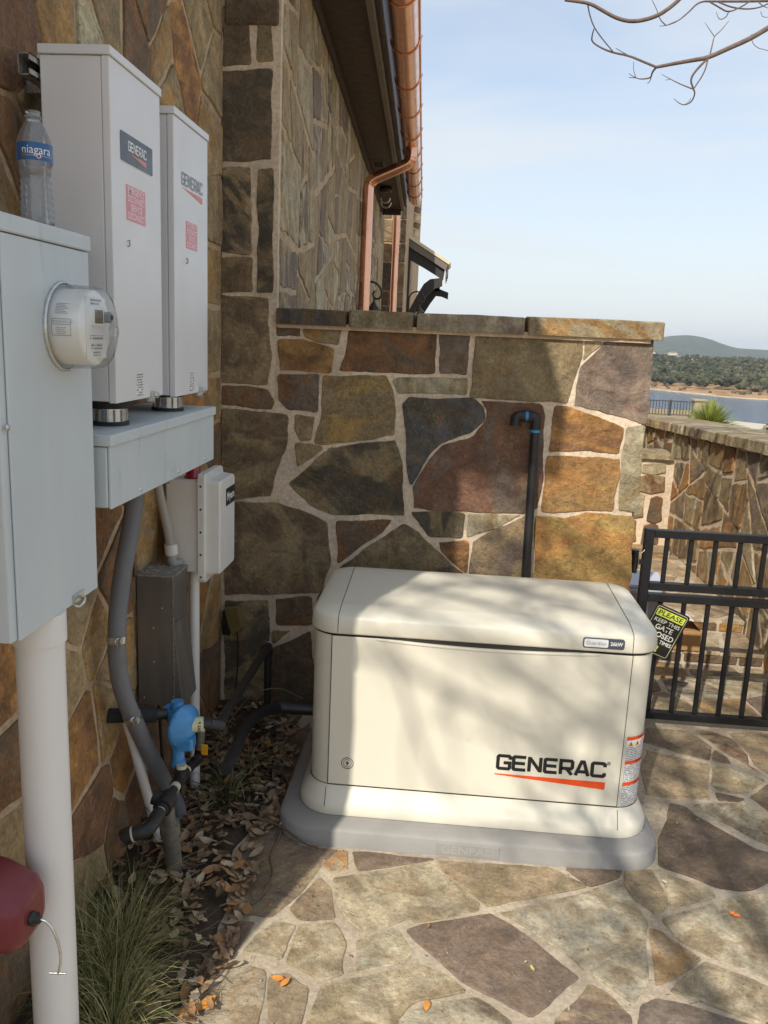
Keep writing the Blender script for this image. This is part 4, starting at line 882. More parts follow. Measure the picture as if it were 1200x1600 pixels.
def build_right_wall():
    t = thing('retaining_wall', 'lit stone retaining wall right of the gate with ragged slab coping', 'wall', (2.1, 6.0, 0))
    top = lambda y: 1.18-0.043*(y-5)
    m = MB(); ys = (3.0, 8.3); vs = []
    for y in ys: vs += [(1.87,y,-0.1),(2.35,y,-0.1),(2.35,y,top(y)),(1.87,y,top(y))]
    m.add(vs, [(0,1,2,3),(7,6,5,4),(0,3,7,4),(1,5,6,2),(3,2,6,7)]); w = m.build('wall', M['mortar'], t)
    F = (Vector((1.87,0,0)), Vector((0,1,0)), Vector((0,0,1)), Vector((-1,0,0))); rn = random.Random(5); sd = scatter(3.05, 8.3, 0.0, 1.2, 0.28, rn)
    cols = ['olive','tan','rust','golden','brown','pale','orange','olive','purple']
    for q in blocks([(3.05,0.01),(8.25,0.01),(8.25,1.22),(3.05,1.22)], 0.30, rn, 0.034):
        q = clip(q, 0.043, 1.0, 1.17+0.215)
        if len(q) > 2 and max(a[1] for a in q) > 0.02: stone(q, F, rnd.uniform(0.003, 0.013), rn.choice(cols), rn.choice(cols), w, M['stone'], 'stone', 0.018, 0.007, -0.012, 0.004, rough=0.004, lum=1.1)
    y = 3.0; k = 0
    while y < 8.2:
        L = rn.uniform(0.55, 0.9); FC = (Vector((0,0,top(y+L/2)+0.005)), Vector((1,0,0)), Vector((0,1,-0.043)), Vector((0,0,1)))
        FC = (Vector((0,0,top(0)+0.005)), Vector((1,0,0)), Vector((0,1,-0.043)), Vector((0,0,1)))
        stone([(1.83,y),(2.40,y),(2.40,y+L-0.02),(1.83,y+L-0.02)], FC, 0.07, ('pale','tan','olive','sand')[k % 4], ('olive','brown','pale')[k % 3], t, M['stone'], 'coping_stone', 0.03, 0.016, 0.0, 0.008, rough=0.004); y += L; k += 1
    t2 = thing('cross_wall', 'low stone cross wall at the back of the landing behind the gate', 'wall', (1.4, 7.0, 0))
    m = MB(); m.box(0.6, 1.868, 6.9, 7.2, 0.0, 0.88); w = m.build('wall', M['mortar'], t2)
    F = (Vector((0,6.9,0)), Vector((1,0,0)), Vector((0,0,1)), Vector((0,-1,0)))
    for x0, x1, z0, z1, c, c2 in ((1.60,1.80,0.76,0.84,'sand','pale'),(1.58,1.81,0.60,0.74,'rust','tan'),(1.45,1.66,0.38,0.58,'olive','pale'),(1.69,1.81,0.36,0.56,'rust','brown'),(1.4,1.62,0.17,0.36,'golden','brown'),(1.66,1.80,0.16,0.33,'brown','rust'),(1.2,1.43,0.4,0.85,'tan','olive'),(1.0,1.38,0.17,0.37,'olive','brown'),(0.7,1.17,0.4,0.85,'brown','tan')):
        cx = (x0+x1)/2; stone([(x0,z0),(cx,z0-0.015),(x1,z0+0.01),(x1-0.01,z1),(cx,z1+0.012),(x0+0.012,z1-0.01)], F, 0.012, c, c2, w, M['stone'], 'stone', 0.03, 0.005)
    stone([(0.6,6.86),(1.85,6.86),(1.85,7.25),(0.6,7.25)], (Vector((0,0,0.88)), Vector((1,0,0)), Vector((0,1,0)), Vector((0,0,1))), 0.045, 'olive', 'pale', t2, M['stone'], 'coping_stone', 0.04, 0.01, 0, 0.006)
build_right_wall()

# ------------------------------------------------------------------ generator and its base
def build_generator():
    p = thing('generator_base', 'grey moulded composite base slab under the beige generator', 'equipment base', (0.145, 3.0, 0))
    rings = []
    for z, ins in ((0.0, 0.0), (0.056, 0.003), (0.061, 0.006), (0.065, 0.013), (0.068, 0.030), (0.070, 0.05)):
        rings.append([Vector((x, y, z)) for x, y in rrect(-0.53+ins, 0.822-ins, 2.595+ins, 3.46-ins, 0.135-ins, 8)])
    m = MB(); m.loft(rings); m.build('slab', M['genpad'], p)
    F = FR_Y; lp = (0.155, 2.5955, 0.031)
    m = MB(); m.box(0.045, 0.265, 2.5935, 2.597, 0.006, 0.050); m.build('name_plate', M['genpad'], p, 0.002)
    text('GENPAD', (0.155, 2.5928, 0.028), 0.040, F, mat_simple('worn grey relief', s2l((158,156,152)), 0.7, var=0.1), p, xs=1.1, bold=0.02, fit=0.185)
    g = thing('standby_generator', 'beige home standby generator with rounded lid and dappled front', 'generator', (0.16, 3.0, 0.07))
    X0, X1, Y0, Y1, RC = -0.430, 0.756, 2.715, 3.345, 0.095
    def ring(z, o, r=RC): return [Vector((x, y, z)) for x, y in rrect(X0-o, X1+o, Y0-o, Y1+o, r+o, 10)]
    m = MB(); m.loft([ring(0.072, 0.036), ring(0.082, 0.038), ring(0.104, 0.037), ring(0.112, 0.033), ring(0.150, 0.013), ring(0.160, 0.005), ring(0.170, 0.002)], cap1=False); m.build('skirt', M['genbeige'], g)
    m = MB(); m.loft([ring(0.171, -0.001), ring(0.735, -0.001)], cap0=False, cap1=False); m.build('body', M['genbeige'], g)
    m = MB(); m.loft([ring(0.735, -0.004), ring(0.745, -0.004)]); m.build('lid_gasket', M['seam'], g)
    m = MB(); m.loft([ring(0.744, 0.006), ring(0.746, 0.010), ring(0.752, 0.012), ring(0.785, 0.008), ring(0.800, 0.002), ring(0.812, -0.012), ring(0.822, -0.040), ring(0.832, -0.085), ring(0.842, -0.17), ring(0.846, -0.26, 0.05+.3)] if False else
        [ring(0.744, 0.004), ring(0.746, 0.009), ring(0.752, 0.012), ring(0.797, 0.007), ring(0.805, 0.003), ring(0.810, -0.005), ring(0.816, -0.028), ring(0.821, -0.055), ring(0.824, -0.085)]); m.build('lid', M['genbeige'], g)
    # lid seams left and right
    for xs_ in (-0.335, 0.665):
        prof = [(Y0-0.012, 0.750), (Y0-0.0075, 0.797), (Y0-0.0035, 0.805), (Y0+0.0045, 0.8102), (Y0+0.028, 0.8162), (Y0+0.055, 0.8212), (Y0+0.085, 0.8242), (Y1-0.08, 0.8252), (Y1-0.03, 0.816)]
        m = MB(); m.tube([(xs_+(-0.02 if xs_ < 0 else 0.02)*max(0, y-Y0-0.05), y, z) for y, z in prof], 0.0012, 5); m.build('lid_seam', M['seam'], g)
    # front door panel: gap line and panel
    m = MB(); m.box(-0.3565, 0.6705, 2.7125, 2.7155, 0.1735, 0.7385); m.build('door_gap', M['seam'], g)
    m = MB(); m.box(-0.354, 0.668, 2.7085, 2.714, 0.1765, 0.736); d = m.build('door', M['genbeige'], g, 0.002)
    # slot under the lid
    m = MB(); n = 24; vs = []
    for i in range(n+1):
        x = -0.18+0.72*i/n; h = 0.0125*math.sin(math.pi*i/n)**0.8; vs += [(x, 2.7062, 0.742-h), (x, 2.7062, 0.744)]
    m.add(vs, [(2*i, 2*i+2, 2*i+3, 2*i+1) for i in range(n)]); m.build('grip_slot', M['seam'], g)
    m = MB(); vs = []
    for i in range(n+1):
        x = -0.2+0.76*i/n; h = 0.0125*math.sin(math.pi*i/n)**0.8; vs += [(x, 2.7064, 0.730-h*1.1), (x, 2.7040, 0.7345-h*1.1), (x, 2.7064, 0.7385-h*1.05)]
    m.add(vs, [f for i in range(n) for f in ((3*i, 3*i+3, 3*i+4, 3*i+1), (3*i+1, 3*i+4, 3*i+5, 3*i+2))], 0, True); m.build('grip_lip', M['genbeige'], g)
    for xs_ in (-0.36, 0.673): m = MB(); m.tube([(xs_, Y0-0.0375, 0.104), (xs_, Y0-0.0335, 0.112), (xs_, Y0-0.0135, 0.150), (xs_, Y0-0.006, 0.163)], 0.001, 5); m.build('skirt_seam', M['seam'], g)
    # lettering
    wide_letters('GENERAC', (0.428, 2.7076, 0.3125), 0.372, 0.056, 0.0122, FR_Y, M['black'], g)
    flat([(-0.192,0.002),(-0.192,-0.0015),(0.192,-0.028),(0.192,0.0)], (0.428, 2.7076, 0.266), FR_Y, M['orange'], g, 'swoosh')
    text('®', (0.626, 2.7076, 0.337), 0.018, FR_Y, M['black'], g, bold=0.01)
    # model badge on the lid lip
    bl = Vector((0.566, 2.7035, 0.777)); flat(rrect2(0.138, 0.036, 0.008), bl, FR_Y, M['dkbadge'], g, 'model_badge', 0.003)
    flat(rrect2(0.080, 0.028, 0.005, -0.025), bl-Vector((0,0.0031,0)), FR_Y, M['white'], g, 'badge_panel', 0.0006)
    text('Guardian', bl+Vector((-0.025,-0.0042,0)), 0.018, FR_Y, M['greyink'], g, fit=0.066)
    text('26kW', bl+Vector((0.042,-0.0042,0)), 0.018, FR_Y, M['white'], g, bold=0.03, fit=0.042)
    # small round lightning emblem
    e = Vector((-0.286, 2.7076, 0.261)); m = MB(); m.tube([e+Vector((math.cos(a)*0.021, 0, math.sin(a)*0.021)) for a in [2*math.pi*k/28 for k in range(29)]], 0.0011, 5); m.tube([e+Vector((math.cos(a)*0.0145, 0, math.sin(a)*0.0145)) for a in [2*math.pi*k/28 for k in range(29)]], 0.0006, 5)
    em = m.build('emblem_ring', M['seam'], g)
    flat([(0.003,0.011),(-0.007,-0.001),(-0.001,-0.001),(-0.003,-0.011),(0.007,0.002),(0.001,0.002)], e, FR_Y, M['seam'], g, 'lightning_bolt')
    # warning label wrapped round the right corner
    def per(s, z, o=0.0012):
        xs0 = X1-RC
        if s < xs0: return Vector((s, Y0-o, z))
        a = (s-xs0)/RC; a = min(a, 1.45); return Vector((xs0+math.sin(a)*(RC+o), Y0+RC-math.cos(a)*(RC+o), z))
    def wrap_patch(s0, s1, z0, z1, o, nm, mat):
        m = MB(); n = 14; vs = []
        for i in range(n+1): s = s0+(s1-s0)*i/n; vs += [per(s, z0, o), per(s, z1, o)]
        m.add(vs, [(2*i, 2*i+2, 2*i+3, 2*i+1) for i in range(n)], 0, True); return m.build(nm, mat, g)
    S0, S1 = 0.681, 0.795
    wrap_patch(S0-0.004, S1+0.004, 0.173, 0.442, 0.0006, 'label_border', M['genbeige']); wrap_patch(S0, S1, 0.176, 0.439, 0.0012, 'warning_label', M['print'])
    for z in (0.425, 0.335, 0.254): wrap_patch(S0, S1, z, z+0.013, 0.0018, 'warning_band', M['orange']); text('WARNING', (0,0,0), 0.010, FR_Y, M['black'], g, wrap=lambda x, y, z=z: per((S0+S1)/2+0.01+x, z+0.0065+y, 0.0024))
    wrap_patch(S0, S1, 0.400, 0.425, 0.0016, 'pictogram_strip', M['white'])
    for k in range(2):
        c = S0+0.016+k*0.028; m = MB(); m.add([per(c-0.011,0.403,0.0024), per(c+0.011,0.403,0.0024), per(c,0.422,0.0024)], [(0,1,2)]); m.build('warning_triangle', M['yellowtag'], g)
        m = MB(); m.add([per(c-0.0015,0.406,0.003), per(c+0.0015,0.406,0.003), per(c+0.0015,0.416,0.003), per(c-0.0015,0.416,0.003)], [(0,1,2,3)]); m.build('triangle_mark', M['black'], g)
    for k in range(2):
        c = S0+0.070+k*0.022; m = MB(); m.tube([per(c+math.cos(a)*0.009, 0.4125+math.sin(a)*0.009, 0.0026) for a in [2*math.pi*q/16 for q in range(17)]]+[per(c-0.0064,0.4061,0.0026)], 0.0008, 4); m.build('no_sign', M['redst'], g)
    return g
build_generator()
def build_wall_pipe():
    t = thing('capped_stub_pipe', 'black pipe standing against the garden wall with a hooked elbow', 'pipe', (0.38, 3.57, 0.0))
    m = MB(); m.tube([(0.392,3.575,0.0), (0.372,3.575,1.395)], 0.0195, 14); m.build('pipe', M['pipeblack'], t)
    m = MB(); m.tube([(0.3722,3.575,1.385), (0.3719,3.575,1.40)], 0.0205, 14); m.build('thread_tape', M['bluetape'], t)
    m = MB(); m.tube(smooth_path([(0.3718,3.575,1.398),(0.3717,3.575,1.432),(0.3705,3.575,1.449),(0.352,3.575,1.452),(0.345,3.575,1.452)], 2), 0.022, 14)
    m.tube([(0.3718,3.575,1.397),(0.3718,3.575,1.41)], 0.0255, 14); m.tube([(0.352,3.575,1.452),(0.340,3.575,1.452)], 0.0255, 14); m.build('elbow', M['iron'], t)
    m = MB(); m.tube([(0.341,3.575,1.452),(0.322,3.575,1.452)], 0.0185, 14); m.build('thread_tape', M['bluetape'], t)
    m = MB(); m.tube(smooth_path([(0.324,3.575,1.452),(0.300,3.575,1.452),(0.288,3.575,1.446),(0.286,3.575,1.425),(0.286,3.575,1.415)], 2), 0.022, 14)
    m.tube([(0.326,3.575,1.452),(0.314,3.575,1.452)], 0.0255, 14); m.tube([(0.286,3.575,1.42),(0.286,3.575,1.41)], 0.0255, 14); m.build('elbow', M['iron'], t)
build_wall_pipe()

# ------------------------------------------------------------------ gate and sign
def build_gate():
    g = thing('iron_gate', 'black tubular metal gate beside the garden wall', 'gate', (1.4, 3.78, 0.02)); Y = 3.78; X0, X1 = 0.925, 1.815
    def bar(nm, x0, x1, z0, z1, d=0.019): m = MB(); m.box(x0, x1, Y-d, Y+d, z0, z1); return m.build(nm, M['gate'], g, 0.002)
    bar('stile', X0, X0+0.040, 0.03, 0.955); bar('stile', X1-0.040, X1, 0.03, 0.955)
    for z in (0.916, 0.668, 0.614, 0.035): bar('rail', X0+0.041, X1-0.041, z, z+0.036)
    x = 1.028
    while x < 1.76:
        bar('picket', x-0.0095, x+0.0095, 0.705, 0.915, 0.0095); bar('picket', x-0.0095, x+0.0095, 0.072, 0.613, 0.0095); x += 0.1085
    for z in (0.80, 0.2):
        m = MB(); m.tube([(0.885, Y-0.02, z-0.05), (0.885, Y-0.02, z+0.055)], 0.018, 14); m.build('hinge_barrel', M['gate'], g)
        m = MB(); m.box(0.83, 0.925, Y-0.026, Y-0.014, z-0.012, z+0.012); m.build('hinge_strap', M['gate'], g)
    m = MB(); m.tube(smooth_path([(0.925,3.75,0.86),(0.90,3.745,0.83),(0.905,3.745,0.78),(0.89,3.75,0.74)], 2), 0.0016, 5); m.build('tie_wire', M['steel'], g)
    # sign, hung tilted on the rails
    s = thing('gate_sign', 'tilted black metal sign asking to keep the gate closed', 'sign', (1.05, 3.74, 0.5)); a = R(-21.5)
    C = Vector((1.042, 3.742, 0.478)); U = Vector((math.cos(a), 0, math.sin(a))); V = Vector((-math.sin(a), 0, math.cos(a))); N = Vector((0,-1,0)); F = (U, V, N); W, H = 0.165, 0.235
    def L(x, y, o=0.0): return C+U*x+V*y+N*o
    flat(rrect2(W, H, 0.012), L(0,0,0), F, M['sign'], s, 'plate', 0.002)
    m = MB(); pr = rrect2(W-0.018, H-0.018, 0.008, n=3); m.tube([L(x, y, 0.0024) for x, y in pr+pr[:1]], 0.0013, 4); m.build('border_line', M['cream'], s)
    flat(rect(0.135, 0.034), L(0,0.082,0.0021), F, M['lime'], s, 'lime_band'); flat(rect(0.085, 0.030), L(-0.026,-0.084,0.0021), F, M['lime'], s, 'lime_band')
    for tx, y, sz, ft, mt in (('PLEASE', 0.082, 0.032, 0.120, 'sign'), ('KEEP THIS', 0.046, 0.025, 0.125, 'signwhite'), ('GATE', 0.016, 0.035, 0.085, 'signwhite'), ('CLOSED', -0.018, 0.035, 0.125, 'signwhite'), ('AT ALL TIMES', -0.048, 0.024, 0.135, 'signwhite')):
        text(tx, L(0, y, 0.0032), sz, F, M[mt], s, fit=ft, bold=0.015)
    text('Thank You!', L(-0.02, -0.084, 0.0032), 0.020, F, M['sign'], s, sh=0.25, fit=0.08)
build_gate()
def build_clutter():
    t = thing('plastic_tub', 'pale grey plastic tub behind the left end of the gate', 'tub', (1.10, 4.45, 0)); m = MB()
    m.loft([[Vector((x, y, z)) for x, y in rrect(0.96-o, 1.15+o, 4.30-o, 4.52+o, 0.04, 3)] for z, o in ((0.0,0.0),(0.50,0.02),(0.50,0.035),(0.525,0.035))]); m.build('body', M['plasticbin'], t)
    m = MB(); m.add([(0.93,4.27,0.53),(1.19,4.27,0.53),(1.20,4.54,0.535),(0.94,4.54,0.535),(0.93,4.27,0.545),(1.19,4.27,0.545),(1.20,4.54,0.55),(0.94,4.54,0.55)], [(3,2,1,0),(4,5,6,7),(0,1,5,4),(1,2,6,5),(2,3,7,6),(3,0,4,7)]); m.build('lid', M['plasticbin'], t)
    t = thing('cardboard_box', 'open cardboard box with a white flap lying on the steps', 'box', (1.38, 4.75, 0.08)); m = MB()
    m.box(1.24, 1.50, 4.60, 4.85, 0.085, 0.20); m.build('carton', M['card'], t, 0.003)
    m = MB(); m.add([(1.22,4.60,0.30),(1.44,4.57,0.27),(1.47,4.80,0.235),(1.25,4.85,0.27),(1.22,4.60,0.304),(1.44,4.57,0.274),(1.47,4.80,0.239),(1.25,4.85,0.274)], [(3,2,1,0),(4,5,6,7),(0,1,5,4),(1,2,6,5),(2,3,7,6),(3,0,4,7)]); m.build('white_flap', M['cardwhite'], t)
    m = MB(); m.add([(1.44,4.57,0.272),(1.505,4.60,0.205),(1.51,4.80,0.205),(1.47,4.80,0.237)], [(0,1,2,3)]); m.build('flap', M['card'], t)
build_clutter()

# ------------------------------------------------------------------ electrical gear on the house wall
def resize(root, s, c=Vector((0, 0, 1.75))):
    for o in root.children:
        for v in o.data.vertices: v.co = c+(v.co-c)*s
        o.data.update()
def build_meter_box():
    t = thing('meter_cabinet', 'large grey metal meter cabinet nearest the camera on the house wall', 'electrical box', (-0.87, 1.57, 1.168))
    m = MB(); m.box(-0.985, -0.776, 1.392, 1.756, 1.168, 1.899); m.build('cabinet', M['galv'], t, 0.004)
    m = MB(); m.box(-0.775, -0.770, 1.413, 1.759, 1.168, 1.898); m.build('door', M['galv'], t, 0.0015)
    m = MB(); m.box(-0.988, -0.766, 1.384, 1.765, 1.900, 1.931); m.build('cap', M['galv'], t, 0.003)
    m = MB(); m.lathe([(0.0,0),(0.006,0),(0.006,0.003),(0.0,0.004)], (-0.770, 1.401, 1.568), (1,0,0), 10); m.build('screw', M['steel'], t)
    Q = lambda x, y, z: (x*1.103, y*1.103, 1.75+(z-1.75)*1.103)
    m = MB(); m.tube(smooth_path([Q(-0.70,1.485,1.222),Q(-0.688,1.485,1.215),Q(-0.680,1.495,1.228),Q(-0.688,1.510,1.232),Q(-0.692,1.515,1.216)], 2), 0.003, 6); m.box(-0.77,-0.764,1.63,1.68,1.172,1.188); m.build('latch', M['steel'], t)
    e = thing('electric_meter', 'round glass covered electric meter on the front of the meter cabinet', 'meter', (-0.66, 1.444, 1.745)); c = (-0.770, 1.635, 1.745)
    m = MB(); m.lathe([(0.087,0.0),(0.088,0.003),(0.087,0.007),(0.084,0.008),(0.0825,0.004),(0.0825,0.0)], c, (1,0,0), 48); m.build('socket_ring', M['steel'], e)
    m = MB(); m.lathe([(0.0735,0.0),(0.0735,0.062),(0.070,0.065),(0.0,0.065)], c, (1,0,0), 48); m.build('body', M['meterwhite'], e)
    m = MB(); m.lathe([(0.082,0.0),(0.0815,0.012),(0.0795,0.066),(0.078,0.076),(0.073,0.082),(0.06,0.0835),(0.0,0.084)], c, (1,0,0), 48); m.build('cover', M['glass'], e)
    f = Vector(c)+Vector((0.0655,0,0)); 
    flat(rect(0.092, 0.118), f, FR_X, M['white'], e, 'face_plate', 0.0010)
    flat(rrect2(0.048, 0.036, 0.004, 0.0, 0.022), f+Vector((0.001,0,0)), FR_X, M['meterwhite'], e, 'display_frame', 0.006); flat(rect(0.038, 0.026, 0.0, 0.022), f+Vector((0.0071,0,0)), FR_X, M['lcd'], e, 'display', 0.0006)
    for y, z, w, h in ((0, 0.05, 0.05, 0.012), (0, -0.018, 0.06, 0.008), (0, -0.035, 0.05, 0.012), (0, -0.050, 0.032, 0.008)): flat(rect(w, h, y, z), f+Vector((0.0011,0,0)), FR_X, M['print'], e, 'print_line', 0.0004)
    m = MB(); m.lathe([(0.011,0.0),(0.011,0.014),(0.008,0.016),(0,0.016)], f+Vector((0,0.040,0.022)), (1,0,0), 16); m.build('optical_port', M['greyink'], e)
    m = MB(); m.lathe([(0.007,0.0),(0.005,0.017),(0,0.0175)], f+Vector((0.001,0.040,0.022)), (1,0,0), 12); m.build('port_centre', M['black'], e)
    m = MB(); m.lathe([(0.0,0.0),(0.009,0.0),(0.009,0.010),(0.011,0.011),(0.011,0.015),(0.0,0.016)], f+Vector((0.012,0.040,-0.006)), (1,0,0), 16); m.build('reset_knob', M['glass'], e)
    def wr(x, y, a0, x0, r=0.0742): a = a0+x/r; return Vector((c[0]+x0, c[1]-math.cos(a)*r, c[2]+math.sin(a)*r)) if False else Vector((c[0]+x0+x, c[1]-math.cos(y/r+a0)*r, c[2]+math.sin(y/r+a0)*r))
    text('WARNING', (0,0,0), 0.0075, FR_X, M['greyink'], e, wrap=lambda x, y: wr(x, y, 0.12, 0.032), spacing=1.2)
    m = MB()
    for k in range(7): m.tube([wr(dx, 0.0, 0.35+k*0.045, 0.030) for dx in (-0.014, 0.0, 0.012-0.004*(k % 3))], 0.0004, 4)
    for k in range(4): m.tube([wr(dx, 0.0, -0.02-k*0.05, 0.030) for dx in (-0.010, 0.010-0.003*(k % 2))], 0.0004, 4)
    for dx in (-0.019, 0.018): m.tube([wr(dx, 0, a, 0.030) for a in (0.2, 0.1, 0.0, -0.1, -0.22)], 0.0005, 4)
    for a in (0.2, 0.06, -0.22): m.tube([wr(dx, 0, a, 0.030) for dx in (-0.019, 0.018)], 0.0005, 4)
    m.build('side_print', M['greyink'], e)
    e.location = (-0.72, 1.635, 1.745)
    for o in e.children: o.matrix_parent_inverse = Matrix.Translation(-e.location)
build_meter_box()
def build_bottle():
    t = thing('water_bottle', 'empty clear plastic water bottle with a blue label on the meter cabinet', 'bottle', (-0.832, 1.668, 1.9315)); c = Vector((-0.832, 1.668, 1.9315))
    pr = [(0.0,0.004),(0.020,0.0),(0.028,0.003),(0.0305,0.010),(0.0305,0.022)]
    z = 0.022
    for k in range(6): pr += [(0.0268-0.0004*k, z+0.005), (0.0300-0.0006*k, z+0.010)]; z += 0.0125
    pr += [(0.0275,0.104),(0.0285,0.110),(0.0305,0.114),(0.0305,0.146),(0.029,0.152),(0.024,0.166),(0.018,0.178),(0.0135,0.186),(0.0125,0.190),(0.0155,0.1915),(0.0155,0.194),(0.0125,0.195),(0.0125,0.203)]
    m = MB(); m.lathe(pr, c, (0,0,1), 40); m.build('shell', M['pet'], t)
    r = 0.0311; m = MB(); m.lathe([(r,0.116),(r,0.146)], c, (0,0,1), 40); m.build('label', M['labelblue'], t)
    a0 = math.atan2(-c.y, -c.x)+0.12
    def wr(x, y, o=0.0004): a = a0+x/r; return Vector((c.x+math.cos(a)*(r+o), c.y+math.sin(a)*(r+o), c.z+0.133+y))
    text('niagara', (0,0,0), 0.021, FR_Y, M['white'], t, wrap=wr, fit=0.052)
    for dz in (-0.0078, 0.0):
        pass
    m = MB(); vs = []
    for i in range(13): x = -0.020+0.052*i/12; vs += [wr(x, -0.0105), wr(x, -0.0085)]
    m.add(vs, [(2*i, 2*i+2, 2*i+3, 2*i+1) for i in range(12)]); m.build('label_line', M['greyink'], t)
    def disc(nm, x, y, rr, mat, o):
        m = MB(); m.add([wr(x, y, o)]+[wr(x+rr*math.cos(a), y+rr*math.sin(a), o) for a in [6.283*k/16 for k in range(16)]], [(0, k+1, (k+1) % 16+1) for k in range(16)]); m.build(nm, mat, t)
    disc('round_mark', -0.024, -0.009, 0.0048, M['khaki'], 0.0006); disc('drop_mark', 0.003, -0.0100, 0.0042, M['white'], 0.0008); disc('drop_centre', 0.003, -0.0104, 0.0026, M['redplastic'], 0.0010); resize(t, 1.07, c)
build_bottle()
def transfer_switch(y0, y1, z0, z1, dark, label):
    t = thing('transfer_switch', label, 'electrical box', (-0.84, (y0+y1)/2, z0), 'tall transfer switch cabinets')
    m = MB(); m.box(-0.920, -0.784, y0+0.002, y1-0.002, z0, z1-0.020); m.build('cabinet', M['boxgrey'], t, 0.003)
    m = MB(); m.box(-0.783, -0.765, y0, y1, z0-0.003, z1-0.020); m.build('door', M['boxgrey'], t, 0.002)
    m = MB(); m.box(-0.922, -0.761, y0-0.003, y1+0.003, z1-0.019, z1); m.build('cap', M['boxgrey'], t, 0.002)
    f = -0.765; w = y1-y0; cy = y0+(0.505 if dark else 0.53)*w
    if dark:
        flat(rrect2(0.208, 0.068, 0.006), (f, 2.032, 2.148), FR_X, M['white'], t, 'badge_edge', 0.0006); flat(rrect2(0.203, 0.063, 0.005), (f+0.0007, 2.032, 2.148), FR_X, M['dkbadge'], t, 'name_badge', 0.001)
        wide_letters('GENERAC', (f+0.002, 2.032, 2.155), 0.112, 0.021, 0.0036, FR_X, M['white'], t)
        flat([(-0.054,0.0),(0.054,-0.012),(0.054,0.0)], (f+0.0018, 2.034, 2.139), FR_X, M['salmon'], t, 'swoosh'); sy, sz, sw, sh = 2.022, 2.031, 0.122, 0.078; by, bz = 2.028, 1.612; ly = 1.965
    else:
        wide_letters('GENERAC', (f+0.0012, 2.459, 2.156), 0.190, 0.034, 0.0052, FR_X, M['greyink'], t)
        flat([(-0.092,0.0),(0.095,-0.019),(0.095,0.0)], (f, 2.461, 2.132), FR_X, M['salmon'], t, 'swoosh'); sy, sz, sw, sh = 2.452, 2.012, 0.105, 0.074; by, bz = 2.448, 1.597; ly = 2.40
    flat(rect(sw, sh), (f, sy, sz), FR_X, M['redst'], t, 'disconnect_sticker', 0.0007)
    for k, wd in enumerate(('EMERGENCY', 'DISCONNECT', 'SERVICE', 'DISCONNECT')): text(wd, (f+0.0012, sy, sz+sh*(0.36-0.24*k)), sh*0.27, FR_X, M['pinkink'], t, fit=sw*(0.86 if len(wd) > 7 else 0.6), bold=0.01)
    flat(rect(0.040, 0.055), (f, by, bz), FR_X, M['printbar'], t, 'barcode_label', 0.0007)
    m = MB(); m.tube([(f, ly, 1.945), (f+0.004, ly+0.003, 1.947), (f+0.004, ly+0.004, 1.935), (f, ly, 1.932)], 0.0012, 5); m.build('key_slot', M['seam'], t)
    m = MB(); yy = y0+0.70*w; m.box(f, f+0.005, yy-0.030, yy+0.004, z0-0.012, z0-0.003); m.box(f, f+0.012, yy-0.002, yy+0.002, z0-0.018, z0+0.014); m.tube(smooth_path([(f+0.006,yy,z0+0.010),(f+0.018,yy+0.006,z0+0.014),(f+0.018,yy+0.012,z0-0.002),(f+0.006,yy+0.010,z0-0.004)], 2), 0.0022, 6); m.build('hasp', M['steel'], t)
transfer_switch(1.88, 2.195, 1.578, 2.335, True, 'nearer tall grey cabinet with the dark name badge')
transfer_switch(2.30, 2.612, 1.566, 2.322, False, 'farther tall grey cabinet with grey lettering printed on the door')
for z in (2.285, 1.66):
    t = thing('mounting_strut', ('upper' if z > 2 else 'lower')+' galvanised channel strut behind the tall grey cabinets', 'strut', (-0.94, 2.2, z), 'channel struts')
    prof = [(-0.924,z-0.010),(-0.924,z-0.0205),(-0.948,z-0.0205),(-0.948,z+0.0205),(-0.924,z+0.0205),(-0.924,z+0.010)]; th = 0.0025
    m = MB(); 
    for (xa, za), (xb, zb) in zip(prof, prof[1:]): m.box(min(xa, xb)-th/2, max(xa, xb)+th/2, 1.845, 2.66, min(za, zb)-th/2, max(za, zb)+th/2)
    m.build('channel', M['steel'], t); m = MB(); m.box(-0.986, -0.950, 1.95, 2.0, z-0.03, z+0.03); m.build('standoff', M['steel'], t)
